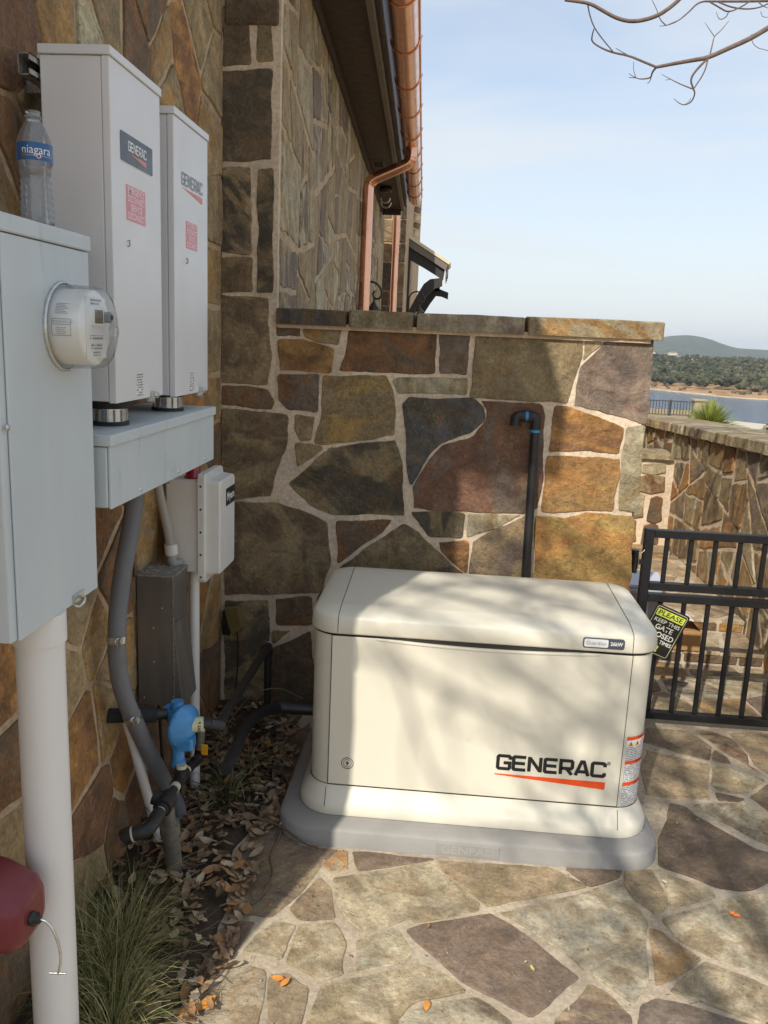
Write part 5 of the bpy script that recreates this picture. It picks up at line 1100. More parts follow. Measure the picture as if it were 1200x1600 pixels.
def build_trough():
    t = thing('wiring_trough', 'long grey metal wiring trough under the tall cabinets', 'electrical box', (-0.87, 2.2, 1.34)); x0, x1, y0, y1 = -0.985, -0.757, 1.795, 2.625
    m = MB(); m.box(x0, x1, y0, y1, 1.345, 1.484); m.build('body', M['galv'], t, 0.003)
    m = MB(); m.box(x1+0.001, x1+0.008, y0+0.004, y1, 1.342, 1.486); m.build('front_cover', M['galv'], t, 0.002)
    m = MB(); m.box(x0, x1+0.014, y0-0.004, y1+0.006, 1.486, 1.512); m.build('lid', M['galv'], t, 0.003)
    for y in (1.98, 2.27, 2.53): m = MB(); m.lathe([(0.0,0.004),(0.005,0.003),(0.006,0.0)], (x1+0.008, y, 1.357), (1,0,0), 10); m.build('screw', M['steel'], t)
    m = MB(); m.box(-0.79,-0.77,2.24,2.26,1.325,1.343); m.build('screw_tab', M['steel'], t)
    for y, lab, z1 in ((2.00, 'nearer chromed conduit hub joining cabinet and trough', 1.578), (2.43, 'farther chromed conduit hub joining cabinet and trough', 1.566)):
        h = thing('conduit_hub', lab, 'conduit fitting', (-0.83, y, 1.513), 'conduit hubs'); c = (-0.833, y, 1.513)
        m = MB(); m.lathe([(0.047,0.0),(0.047,0.008),(0.041,0.009)], c, (0,0,1), 28); m.build('gasket', M['seam'], h)
        m = MB(); m.lathe([(0.041,0.009),(0.041,0.040)], c, (0,0,1), 28); 
        for k in range(14): a = 6.283*k/14; m.box(c[0]+math.cos(a)*0.0415-0.002, c[0]+math.cos(a)*0.0415+0.002, c[1]+math.sin(a)*0.0415-0.002, c[1]+math.sin(a)*0.0415+0.002, c[2]+0.010, c[2]+0.038)
        m.build('ring', M['steel'], h)
        m = MB(); m.lathe([(0.041,0.040),(0.047,0.042),(0.047,z1-1.513)], c, (0,0,1), 28); m.build('lock_nut', M['seam'], h)
build_trough()
def build_control_box():
    t = thing('control_panel', 'pale fibreglass control box with flanged door and dark name badge', 'electrical box', (-0.86, 2.84, 0.9)); y0, y1, z0, z1 = 2.735, 2.948, 0.915, 1.252
    m = MB(); m.box(-0.950, -0.834, y0+0.004, y1-0.004, z0+0.006, z1-0.006); m.build('case', M['fibre'], t, 0.006)
    fl = lambda o, r: [(y, z) for y, z in rrect(y0-0.010+o, y1+0.010-o, z0-0.028+o, z1+0.020-o, r, 4)]
    m = MB(); m.loft([[Vector((x, y, z)) for y, z in fl(o, 0.02)] for x, o in ((-0.833, 0.0), (-0.812, 0.0), (-0.807, 0.004))], smooth=False); d = m.build('flange', M['fibre'], t)
    m = MB(); m.loft([[Vector((x, y, z)) for y, z in rrect(y0+0.006+o, y1-0.004-o, z0-0.002+o, z1-0.002-o, 0.012, 3)] for x, o in ((-0.808, 0.0), (-0.765, 0.004), (-0.760, 0.009))], smooth=False); m.build('door', M['fibre'], t)
    for k in range(5): m = MB(); m.lathe([(0,0.001),(0.004,0.001),(0.004,0.0)], (-0.823, y0-0.010, z0-0.005+0.080*k), (0,-1,0), 8); m.build('screw', M['seam'], t)
    flat(rect(0.115, 0.062), (-0.7595, 2.875, 1.178), FR_X, M['sign'], t, 'name_badge', 0.001); text('Myers', (-0.758, 2.875, 1.178), 0.040, FR_X, M['white'], t, bold=0.02, fit=0.095)
    m = MB(); m.lathe([(0.0,0.0),(0.031,0.0),(0.031,0.006),(0.026,0.008),(0.026,0.055),(0.018,0.062),(0,0.063)], (-0.872, 2.80, z1-0.006), (0,0,1), 24); m.build('beacon', M['redplastic'], t)
    m = MB(); m.tube(arc((-0.835,2.80,z1-0.004), 0.010, 0, math.pi, 8), 0.003, 6); m.build('cable_gland', M['seam'], t)
    c = thing('small_conduit', 'slim grey conduit dropping into the side of the control box', 'conduit', (-0.89, 2.65, 1.2))
    m = MB(); m.tube(smooth_path([(-0.93,2.58,1.36),(-0.93,2.60,1.26),(-0.918,2.66,1.10),(-0.913,2.68,1.02)], 3), 0.0145, 12); m.build('pipe', M['ltconduit'], c)
    m = MB(); m.tube([(-0.914,2.682,1.035),(-0.912,2.685,0.998)], 0.022, 12); m.build('coupling', M['fibre'], c); m = MB(); m.tube(smooth_path([(-0.912,2.685,1.0),(-0.911,2.686,0.968),(-0.905,2.70,0.955),(-0.90,2.745,0.955)], 2), 0.0165, 12); m.build('elbow', M['ltconduit'], c)
build_control_box()
def build_metal_box():
    t = thing('sheet_metal_cover', 'dull brown sheet metal cover box below the control panel', 'electrical box', (-0.92, 2.63, 0.5))
    m = MB(); vs = []
    for z, e in ((0.955, 0.0), (0.80, 0.0), (0.505, 0.030)): vs += [(-0.985,2.55,z),(-0.862+e,2.55,z),(-0.862+e,2.70,z),(-0.985,2.70,z)]
    m.add(vs, [(4*j+k, 4*j+(k+1) % 4, 4*j+4+(k+1) % 4, 4*j+4+k)[::-1] for j in range(2) for k in range(4)]); m.build('case', M['alu'], t, 0.0015)
    m = MB(); m.box(-0.986, -0.860, 2.548, 2.702, 0.9555, 0.9595); m.build('top', M['dust'], t)
    m = MB(); m.box(-0.8635,-0.8605,2.5475,2.5495,0.51,0.955); m.box(-0.861,-0.8585,2.55,2.70,0.797,0.7995); m.build('edge_seam', M['steel'], t)
    for x, z in ((-0.90,0.85),(-0.93,0.78),(-0.93,0.66),(-0.965,0.53),(-0.865,0.54)): m = MB(); m.lathe([(0,0.0015),(0.003,0.001),(0.003,0)], (x, 2.549, z), (0,-1,0), 8); m.build('rivet', M['steel'], t)
build_metal_box()
def conduits():
    t = thing('service_conduit', 'thick white plastic pipe rising from the ground into the meter cabinet', 'pipe', (-0.818, 1.577, 0))
    m = MB(); m.tube([(-0.818,1.577,-0.05),(-0.818,1.577,1.105)], 0.049, 32); m.build('pipe', M['pvc'], t)
    m = MB(); m.tube([(-0.818,1.577,1.105),(-0.818,1.577,1.168)], 0.054, 32); m.build('coupling', M['pvc'], t)
    t = thing('grey_conduit', 'thick grey flexible conduit curving down the wall from the trough', 'conduit', (-0.9, 2.3, 0.6))
    p = smooth_path([(-0.90,2.345,1.345),(-0.905,2.335,1.22),(-0.925,2.26,1.0),(-0.93,2.235,0.82),(-0.925,2.26,0.68),(-0.905,2.35,0.50),(-0.89,2.49,0.28),(-0.875,2.62,0.10),(-0.87,2.64,-0.02)], 3)
    m = MB(); m.tube(p, 0.0265, 20); m.build('pipe', M['conduit'], t)
    for q, yy in ((Vector((-0.926,2.235,0.86)), 0), (Vector((-0.915,2.305,0.575)), 1)):
        m = MB(); i = min(range(len(p)), key=lambda k: abs(p[k].z-q.z)); d = (p[i+1]-p[i-1]).normalized(); m.tube([p[i]-d*0.010, p[i]+d*0.010], 0.0285, 20); m.box(p[i].x+0.018, p[i].x+0.022, p[i].y-0.045, p[i].y-0.012, p[i].z-0.012, p[i].z+0.012)
        m.lathe([(0.013,0),(0.013,0.004),(0.005,0.006),(0.0,0.006)], p[i]+Vector((0.012,-0.026,0)), (0.6,-0.8,0), 14); m.build('strap', M['steel'], t)
    for lab, a, b, r in (('white plastic pipe behind the sheet metal cover', (-0.885,2.85,-0.02), (-0.885,2.85,0.91), 0.019), ('slanting white plastic pipe behind the grey conduit', (-0.90,2.52,-0.02), (-0.955,2.36,0.56), 0.016)):
        t = thing('plastic_riser', lab, 'pipe', a, 'thin white plastic risers'); m = MB(); m.tube([a, b], r, 16); m.build('pipe', M['pvc'], t)
conduits()

# ------------------------------------------------------------------ gas line
def fit(m, a, b, r): m.tube([a, b], r, 14)
def gas():
    t = thing('gas_regulator', 'bright blue gas pressure regulator above the dark pipe run', 'regulator', (-0.78, 2.40, 0.5)); c = Vector((-0.782, 2.40, 0.515)); ax = Vector((0.9,-0.42,0.0)).normalized()
    m = MB(); m.lathe([(0.0,-0.030),(0.030,-0.028),(0.040,-0.018),(0.060,-0.008),(0.068,-0.004),(0.068,0.004),(0.060,0.010),(0.048,0.020),(0.030,0.030),(0.022,0.032),(0.0,0.033)], c, ax, 36)
    m.build('diaphragm_housing', M['blue'], t)
    m = MB(); m.tube([c-ax*0.010+Vector((0,0,0.020)), c-ax*0.055+Vector((0,0,0.030))], [0.030,0.022], 16); m.tube([c-ax*0.05+Vector((0,0,0.03)), c-ax*0.070+Vector((0,0,0.032))], 0.026, 8); m.tube([c-ax*0.025+Vector((0,0,0.045)), c-ax*0.025+Vector((0,0,0.078))], 0.020, 14); m.build('inlet', M['blue'], t)
    m = MB(); m.loft([[c-ax*0.022+Vector((0.0,0.0,dz))+Vector((math.cos(a)*r*1.0, math.sin(a)*r, 0)) for a in [6.283*k/12 for k in range(12)]] for dz, r in ((-0.030,0.034),(-0.07,0.026),(-0.085,0.020),(-0.125,0.019),(-0.125,0.023),(-0.145,0.023))]); m.build('valve_body', M['blue'], t)
    m = MB(); m.box(c.x-0.02, c.x+0.035, c.y-0.025, c.y+0.025, c.z-0.078, c.z-0.035); m.build('spring_case', M['blue'], t, 0.008)
    for k in range(8): a = 6.283*k/8; u = ax.orthogonal().normalized(); v = ax.cross(u); m = MB(); m.lathe([(0.0,0.004),(0.004,0.004),(0.004,0.0)], c+ax*0.005+(u*math.cos(a)+v*math.sin(a))*0.0635, ax, 6); m.build('flange_screw', M['blue'], t)
    o = c+Vector((0.025,0.012,0.0)); d = Vector((1,0.25,0)).normalized(); m = MB(); m.tube([o, o+d*0.040], 0.024, 18); m.build('outlet_sleeve', M['cream'], t)
    def wr(x, y): a = y/0.0245; q = o+d*(0.022+x); up = Vector((0,0,1)); s = up.cross(d).normalized(); return q+(-s*-1*math.cos(a)*-1)*0 + (s*-math.cos(a)+up*math.sin(a))*0.0245*1.0
    text('GAS P', (0,0,0), 0.013, FR_Y, M['black'], t, wrap=lambda x, y: wr(y, x), fit=0.04, bold=0.02)
    s = thing('vent_sleeve', 'black foam wrapped pipe running from the wall to the blue regulator', 'pipe', (-0.95, 2.36, 0.56)); m = MB(); m.tube([(-0.995,2.315,0.572),(-0.872,2.378,0.556)], 0.0225, 18); m.build('foam_sleeve', M['foam'], s)
    m = MB(); m.tube([(-0.930,2.348,0.564),(-0.865,2.382,0.555)], 0.0245, 18); m.build('foam_sleeve', M['foam'], s); m = MB(); m.tube([(-0.868,2.381,0.555),(-0.835,2.398,0.552)], 0.017, 12); m.build('nipple', M['iron'], s)
    g = thing('gas_pipe', 'dark threaded gas pipe run with tees and elbows under the blue regulator', 'pipe', (-0.80, 2.35, 0.3))
    def seg(nm, pts, r, mt='iron'): m = MB(); m.tube(pts, r, 14); return m.build(nm, M[mt], g)
    Z = 0.335
    seg('pipe', [(-0.79,2.60,0.300), (-0.79,2.38,Z)], 0.0135); seg('pipe', [(-0.79,2.38,Z), (-0.79,2.20,Z)], 0.0135)
    seg('tee', [(-0.79,2.43,Z), (-0.79,2.345,Z)], 0.021); seg('tee_neck', [(-0.79,2.385,Z), (-0.785,2.385,0.375)], 0.020); seg('joint_compound', [(-0.785,2.385,0.375), (-0.785,2.386,0.386)], 0.0165, 'tape')
    seg('joint_compound', [(-0.79,2.45,Z-0.002), (-0.79,2.43,Z)], 0.0165, 'tape'); seg('joint_compound', [(-0.79,2.345,Z), (-0.79,2.325,Z)], 0.0165, 'tape'); seg('elbow', smooth_path([(-0.79,2.54,0.312),(-0.79,2.60,0.300),(-0.80,2.64,0.33),(-0.80,2.645,0.37)], 2), 0.019)
    seg('union', [(-0.79,2.275,Z), (-0.79,2.215,Z)], 0.0285); seg('union', [(-0.79,2.29,Z), (-0.79,2.20,Z)], 0.022); seg('cross_tee', [(-0.83,2.255,Z+0.01), (-0.79,2.25,Z)], 0.021)
    seg('joint_compound', [(-0.79,2.20,Z), (-0.79,2.188,Z)], 0.0165, 'tape')
    seg('elbow', smooth_path([(-0.79,2.19,Z),(-0.79,2.13,Z-0.002),(-0.80,2.10,Z-0.005),(-0.835,2.09,Z-0.01)], 2), 0.021); seg('joint_compound', [(-0.83,2.091,Z-0.01), (-0.838,2.089,Z-0.012)], 0.0225, 'tape'); seg('elbow', smooth_path([(-0.834,2.089,Z-0.010), (-0.848,2.086,Z-0.014), (-0.856,2.084,Z-0.02)], 2), 0.025)
    rz = thing('gas_riser', 'pitted galvanised gas riser coming out of the grass', 'pipe', (-0.80, 2.28, 0))
    def seg2(nm, pts, r, mt='galvpipe'): m = MB(); m.tube(pts, r, 16); return m.build(nm, M[mt], rz)
    seg2('pipe', [(-0.79,2.345,-0.05), (-0.79,2.262,0.325)], 0.020); seg2('pipe', [(-0.79,2.342,-0.02), (-0.79,2.318,0.09)], 0.0225); seg2('dielectric_union', [(-0.79,2.318,0.085), (-0.79,2.288,0.21)], 0.026); seg2('union_nut', [(-0.79,2.290,0.20), (-0.79,2.279,0.245)], 0.031)
    m = MB(); m.tube([(-0.79,2.338,0.0), (-0.79,2.330,0.035)], 0.0235, 16); m.build('white_tape', M['white'], rz); m = MB(); m.tube([(-0.79,2.345,-0.03), (-0.79,2.3385,0.0)], 0.0245, 16); m.build('black_tape', M['sign'], rz)
    # small flow valve with yellow tag
    v = thing('shutoff_valve', 'small brass valve with a yellow tag behind the blue regulator', 'valve', (-0.79, 2.62, 0.36)); m = MB(); m.tube([(-0.79,2.60,0.33),(-0.785,2.60,0.40)], 0.014, 10); m.build('stem', M['galvpipe'], v); m = MB(); m.box(-0.782,-0.758,2.585,2.590,0.315,0.355); m.build('tag', M['yellowtag'], v, 0.003)
    # black pipe to the generator
    b = thing('black_gas_pipe', 'black pipe loop from the regulator round to the generator side', 'pipe', (-0.7, 2.9, 0.3))
    def s3(nm, pts, r): m = MB(); m.tube(pts, r, 14); return m.build(nm, M['pipeblack'], b)
    s3('coupling', [(-0.722,2.420,0.517), (-0.700,2.426,0.517)], 0.024); s3('coupling', [(-0.705,2.425,0.515), (-0.665,2.445,0.500)], 0.020)
    s3('pipe', [(-0.688,2.44,0.49), (-0.705,3.28,0.452)], 0.0165); s3('elbow', smooth_path([(-0.705,3.24,0.454),(-0.705,3.29,0.452),(-0.705,3.30,0.44),(-0.705,3.30,0.41)], 2), 0.0215); s3('pipe', [(-0.705,3.30,0.44), (-0.705,3.30,0.16)], 0.0165)
    s3('elbow', [(-0.705,3.30,0.185), (-0.705,3.30,0.145)], 0.0215); m = MB(); m.lathe([(0.018,0),(0.0225,0.002),(0.0225,0.006),(0.018,0.008)], (-0.705,3.296,0.45), (0,-1,0), 14); m.build('chrome_ring', M['steel'], b)
    s3('pipe', smooth_path([(-0.66,2.46,0.34),(-0.68,2.85,0.33),(-0.62,3.02,0.305),(-0.56,3.04,0.30),(-0.43,3.04,0.30)], 3), 0.021); s3('flex_coupling', [(-0.60,3.035,0.302),(-0.43,3.04,0.30)], 0.0265)
    k = thing('outlet_cover', 'khaki plastic outlet cover hanging open in the wall corner', 'outlet', (-0.93, 3.55, 0.45)); m = MB(); m.box(-0.975, -0.94, 3.555, 3.60, 0.385, 0.50); m.build('back_box', M['sign'], k, 0.003)
    m = MB(); m.add([(-0.965,3.55,0.515),(-0.895,3.53,0.53),(-0.878,3.53,0.43),(-0.925,3.54,0.385),(-0.945,3.55,0.43),(-0.955,3.585,0.515),(-0.885,3.565,0.53),(-0.868,3.565,0.43),(-0.915,3.575,0.385),(-0.935,3.585,0.43)], [(0,4,3,2,1),(5,6,7,8,9),(0,1,6,5),(1,2,7,6),(2,3,8,7),(3,4,9,8),(4,0,5,9)]); m.build('flap', M['khaki'], k, 0.004)
    for i, (lab, pts) in enumerate((('thin dark cable hanging below the khaki outlet cover', [(-0.905,3.56,0.40),(-0.90,3.565,0.25),(-0.915,3.56,0.10),(-0.91,3.5,0.0)]), ('thin cable looping from under the control box down the corner', [(-0.93,2.80,0.91),(-0.90,2.84,0.84),(-0.915,2.80,0.76),(-0.90,2.86,0.62),(-0.91,2.93,0.40),(-0.90,2.95,0.05)]),
        ('black cable dropping behind the regulator', [(-0.965,2.68,0.50),(-0.955,2.67,0.40),(-0.945,2.66,0.25),(-0.93,2.66,0.0)]), ('thin dark cable clipped to the wall under the trough', [(-0.982,2.52,1.345),(-0.982,2.525,1.10),(-0.982,2.52,0.96)]))):
        q = thing('thin_cable', lab, 'cable', pts[0], 'thin cables'); m = MB(); m.tube(smooth_path(pts, 3), 0.0032 if i != 2 else 0.006, 6); m.build('cable', M['sign'], q)
gas()
def build_jug():
    t = thing('red_can', 'dark red plastic can poking in at the lower left edge', 'can', (-0.72, 1.1, 0.85)); m = MB(); rs = []
    for x, hy, hz, dz in ((-0.90,0.060,0.074,0.0),(-0.66,0.058,0.060,0.0),(-0.615,0.052,0.045,0.0),(-0.603,0.042,0.035,0.0),(-0.600,0.030,0.025,0.0)): rs.append([Vector((x, 1.1+y, 0.855+dz+z-(x+0.66)*0.15)) for y, z in rrect(-hy, hy, -hz, hz, min(hy, hz)*0.6, 5)])
    m.loft(rs); m.build('body', M['jug'], t); e = Vector((-0.600, 1.092, 0.845))
    m = MB(); m.lathe([(0.011,0.0),(0.011,0.008),(0.006,0.009),(0.006,0.016),(0.0,0.016)], e, (1,-0.2,0), 14); m.build('plug', M['sign'], t)
    m = MB(); m.tube(smooth_path([e+Vector((0.012,0,0)), e+Vector((0.028,0,-0.004)), e+Vector((0.042,0,-0.035)), e+Vector((0.046,0,-0.07)), e+Vector((0.040,0,-0.095))], 3), 0.0022, 8); m.tube([e+Vector((0.026,0,-0.096)), e+Vector((0.052,0,-0.094))], 0.0018, 6); m.build('wire_hook', M['steel'], t); resize(t, 1.3); t.location = (-0.94, 1.43, 0.58)
    for o in t.children: o.matrix_parent_inverse = Matrix.Translation(-t.location)
build_jug()

# ------------------------------------------------------------------ planting bed, grass, litter
def build_bed():
    m = MB(); pts = [(-1.0,1.5),(-0.63,1.72),(-0.60,1.88),(-0.585,2.1),(-0.585,2.25),(-0.64,2.5),(-0.60,2.75),(-0.60,3.0),(-0.66,3.3),(-0.70,3.62),(-1.0,3.62)]
    N = 46; vs = []; fs = []
    ny = 60; nx = 14
    def edge(y): return lerp_tab([(p[1], p[0]) for p in pts[:-1]], y)
    for j in range(ny+1):
        y = 1.5+(3.62-1.5)*j/ny; e = edge(y)+0.02*mnoise.noise(Vector((0, y*7, 3)))
        for i in range(nx+1):
            q = i/nx; x = -1.0+(e+1.0)*q; vs.append((x, y, 0.012+0.03*(1-q)**0.5*1+0.014*mnoise.noise(Vector((x*14, y*14, 0)))-(0.022 if i == nx else 0)))
    w = nx+1; m.add(vs, [(j*w+i, j*w+i+1, (j+1)*w+i+1, (j+1)*w+i) for j in range(ny) for i in range(nx)], 0, True)
    tag(m.build('garden_bed', M['soil']), 'narrow bed of dark soil along the foot of the house wall', kind='structure')
    return edge
EDGE = build_bed()
def leaf(m, p, L, rn, mi, flat_=0.25, lobes=False):
    yaw = rn.uniform(0, 6.283); d = Vector((math.cos(yaw), math.sin(yaw), rn.uniform(-flat_, flat_))).normalized(); s = d.cross(Vector((rn.uniform(-flat_, flat_), rn.uniform(-flat_, flat_), 1))).normalized(); n = s.cross(d); W = L*rn.uniform(0.36, 0.55); cu = rn.uniform(-0.12, 0.28)*L
    prof = [(-0.5,0.02),(-0.33,0.62),(-0.15,0.85),(0.0,1.0),(0.18,0.86),(0.34,0.6),(0.5,0.04)]
    if lobes: prof = [(-0.5,0.05),(-0.36,0.55),(-0.24,0.42),(-0.08,1.0),(0.06,0.62),(0.2,0.95),(0.33,0.5),(0.5,0.08)]
    vs = []
    for q, w in prof:
        c = Vector(p)+d*L*q+n*(cu*(4*q*q)+0.0)
        vs += [c-s*W*0.5*w+n*cu*0.5*w, c, c+s*W*0.5*w+n*cu*0.5*w]
    k = len(prof); m.add(vs, [f for i in range(k-1) for f in ((3*i, 3*i+1, 3*i+4, 3*i+3), (3*i+1, 3*i+2, 3*i+5, 3*i+4))], mi, True)
def litter():
    rn = random.Random(9); m = MB()
    for _ in range(1650):
        y = rn.uniform(1.75, 3.58); x = rn.uniform(-0.99, EDGE(y)+0.05)
        if rn.random() < 0.10: x = EDGE(y)+abs(rn.gauss(0, 0.05))
        dens = 1.0 if (2.0 < y < 3.2) else 0.55
        if x < -0.86 and y < 2.3: dens *= 0.4
        if rn.random() > dens: continue
        if mnoise.noise(Vector((x*9, y*9, 2))) < -0.38: continue
        leaf(m, (x, y, 0.042+rn.uniform(0, 0.022)-(0.03 if x > EDGE(y)-0.01 else 0)), rn.uniform(0.024, 0.062), rn, rn.choice((0,0,1,1,2,2,3,4)), 0.5, rn.random() < 0.35)
    tag(m.build('leaf_litter', [M['leaf%d' % i] for i in range(5)]), 'drift of dry brown oak leaves in the bed by the wall', 'leaves', kind='stuff')
    m = MB()
    for _ in range(420):
        y = rn.uniform(1.8, 3.5); x = rn.uniform(-0.98, EDGE(y)+0.12); a = rn.uniform(0, 6.28); L = rn.uniform(0.02, 0.09); z = 0.055 if x < EDGE(y) else 0.012
        m.tube([(x, y, z), (x+math.cos(a)*L*.5, y+math.sin(a)*L*.5, z+rn.uniform(0, 0.012)), (x+math.cos(a+.3)*L, y+math.sin(a+.3)*L, z+rn.uniform(-0.004, 0.01))], rn.uniform(0.0005, 0.0014), 4, caps=False)
    for _ in range(160):
        y = rn.uniform(0.9, 4.5); x = rn.uniform(-0.6, 1.8); a = rn.uniform(0, 6.28); L = rn.uniform(0.006, 0.03); m.tube([(x, y, 0.011), (x+math.cos(a)*L, y+math.sin(a)*L, 0.012)], rn.uniform(0.0005, 0.0012), 4, caps=False)
    tag(m.build('fallen_twigs', M['twig']), 'scattered dry twig bits and stalks over bed and paving', 'twigs', kind='stuff')
    m = MB()
    for _ in range(70):
        y = rn.uniform(1.6, 4.4); x = rn.uniform(-0.45, 1.7)
        if -0.55 < x < 0.84 and 2.57 < y < 3.5: continue
        leaf(m, (x, y, 0.014), rn.uniform(0.007, 0.018), rn, rn.choice((0,2,4)), 0.15)
    for _ in range(260):
        y = rn.uniform(1.6, 4.4); x = rn.uniform(-0.5, 1.7)
        if -0.55 < x < 0.84 and 2.57 < y < 3.5: continue
        r = rn.uniform(0.0012, 0.004); blob(m, (x, y, 0.010), r, rn, rn.choice((0,2,3)))
    tag(m.build('paving_debris', [M['leaf%d' % i] for i in range(5)]), 'crumbs of leaf and grit on the flagstones', 'debris', kind='stuff')
litter()
def big_leaf(x, y, L, label, mat, seed, z=0.016, lobes=False, n=1):
    rn = random.Random(seed); m = MB()
    for k in range(n): leaf(m, (x+k*L*0.55, y-k*L*0.25, z+0.004*k), L, rn, 0, 0.18, lobes)
    tag(m.build('fallen_leaf', mat), label, 'leaf', 'loose leaves on the flagstones')
big_leaf(-0.545, 1.842, 0.060, 'largest tan leaf on the paving at the foot of the grass', M['leaf_orange'], 1)
big_leaf(-0.375, 1.950, 0.038, 'pair of orange leaves on a mortar joint left of centre', M['leaf_orange'], 2, n=2)
big_leaf(0.035, 1.915, 0.040, 'single orange leaf on pale stone below the dark slab', M['leaf_orange'], 3)
big_leaf(0.03, 2.22, 0.030, 'small curled orange leaf at the left corner of the dark slab', M['leaf4'], 4)
big_leaf(0.985, 2.40, 0.024, 'tiny bright orange leaf scrap on the dark stone at right', mat_simple('vivid orange leaf', s2l((240,120,40)), 0.6), 5, n=2)
big_leaf(0.33, 2.08, 0.028, 'pale yellow leaf on the large grey green slab', mat_simple('yellow leaf', s2l((206,190,110)), 0.6), 6)
big_leaf(0.81, 2.54, 0.026, 'oval cream leaf on the dark stone by the base corner', M['cream'], 7)
def grass():
    rn = random.Random(4)
    t = thing('grass_clump', 'wispy green and straw ornamental grass clump in the bed at lower left', 'grass clump', (-0.80, 1.93, 0.02), 'tufts in the bed')
    def tuft(cx, cy, n, L, parent, wd, sp=0.6, pal=(0,1,2,0,3,1)):
        parts = []
        for k in range(n):
            a = rn.uniform(0, 6.283); lean = abs(rn.gauss(0.35, 0.35)); ll = L*rn.uniform(0.45, 1.05); rr = rn.uniform(0, 0.055); p = Vector((cx+math.cos(a)*rr, cy+math.sin(a)*rr, 0.03)); az = a+rn.gauss(0, 0.5)
            pts = []; v = Vector((math.cos(az)*math.sin(lean), math.sin(az)*math.sin(lean), math.cos(lean)))
            for q in range(8):
                pts.append(Vector((max(p.x, -0.98), p.y, p.z))); p = p+v*ll/7; v = (v+Vector((math.cos(az)*0.16*sp, math.sin(az)*0.16*sp, -0.17*sp*(1+q*0.25)))).normalized()
                if p.z < 0.02: p.z = 0.02
            parts.append((pts, rn.choice(pal)))
        return parts
    def emit(parts, parent, wd, nm, kind=None):
        m = MB()
        for pts, mi in parts:
            s = Vector((rn.uniform(-1,1), rn.uniform(-1,1), 0.2)).normalized(); vs = []
            for k, p in enumerate(pts): w = wd*(1-(k/len(pts))**1.5)*0.5+0.00015; vs += [p-s*w, p+s*w]
            m.add(vs, [(2*k, 2*k+1, 2*k+3, 2*k+2) for k in range(len(pts)-1)], mi)
        o = m.build(nm, [M['blade%d' % i] for i in range(4)], parent)
        if kind: tag(o, kind=kind)
    P = []
    for cx, cy, n, L in ((-0.81,1.95,330,0.30), (-0.77,1.80,420,0.25), (-0.85,1.83,280,0.27), (-0.73,1.68,380,0.22), (-0.88,2.02,130,0.24), (-0.80,1.95,50,0.46)): P += tuft(cx, cy, n, L, t, 0.0016)
    emit(P, t, 0.0019, 'blades', 'stuff')
    t2 = thing('grass_clump', 'dark strappy clump in shade behind the pipes', 'grass clump', (-0.74, 2.85, 0.02), 'tufts in the bed')
    P = tuft(-0.75, 2.80, 55, 0.24, t2, 0.006, 1.0, (2,2,1)) + tuft(-0.72, 3.05, 40, 0.22, t2, 0.006, 1.0, (2,1,1)); emit(P, t2, 0.005, 'blades')
    for lab, pts, r in (('long dry vine stem trailing from the bed onto the dark flagstone', [(-0.60,3.05,0.05),(-0.50,2.86,0.03),(-0.52,2.72,0.025),(-0.50,2.6,0.02),(-0.52,2.48,0.018),(-0.48,2.40,0.018),(-0.49,2.30,0.016),(-0.52,2.24,0.016)], 0.0042), ('dry stem lying across the foot of the generator base', [(-0.72,2.72,0.06),(-0.62,2.66,0.05),(-0.52,2.66,0.03),(-0.42,2.57,0.02),(-0.36,2.56,0.015)], 0.0035), ('pinkish twig standing in front of the grass at the bottom left', [(-0.82,1.74,0.02),(-0.83,1.73,0.10),(-0.825,1.72,0.16)], 0.003),
        ('arching dry stem over the black pipe by the generator', [(-0.85,2.9,0.1),(-0.75,3.0,0.33),(-0.62,3.02,0.40),(-0.50,3.0,0.36)], 0.0022), ('long bare stem slanting up out of the grass', [(-0.95,2.1,0.03),(-0.93,2.2,0.25),(-0.86,2.25,0.34),(-0.80,2.2,0.28)], 0.0014)):
        o = thing('dry_stem', lab, 'stem', pts[0], 'dry stems'); m = MB(); m.tube(smooth_path(pts, 3), r, 6); m.build('stem', M['twig'], o)
grass()

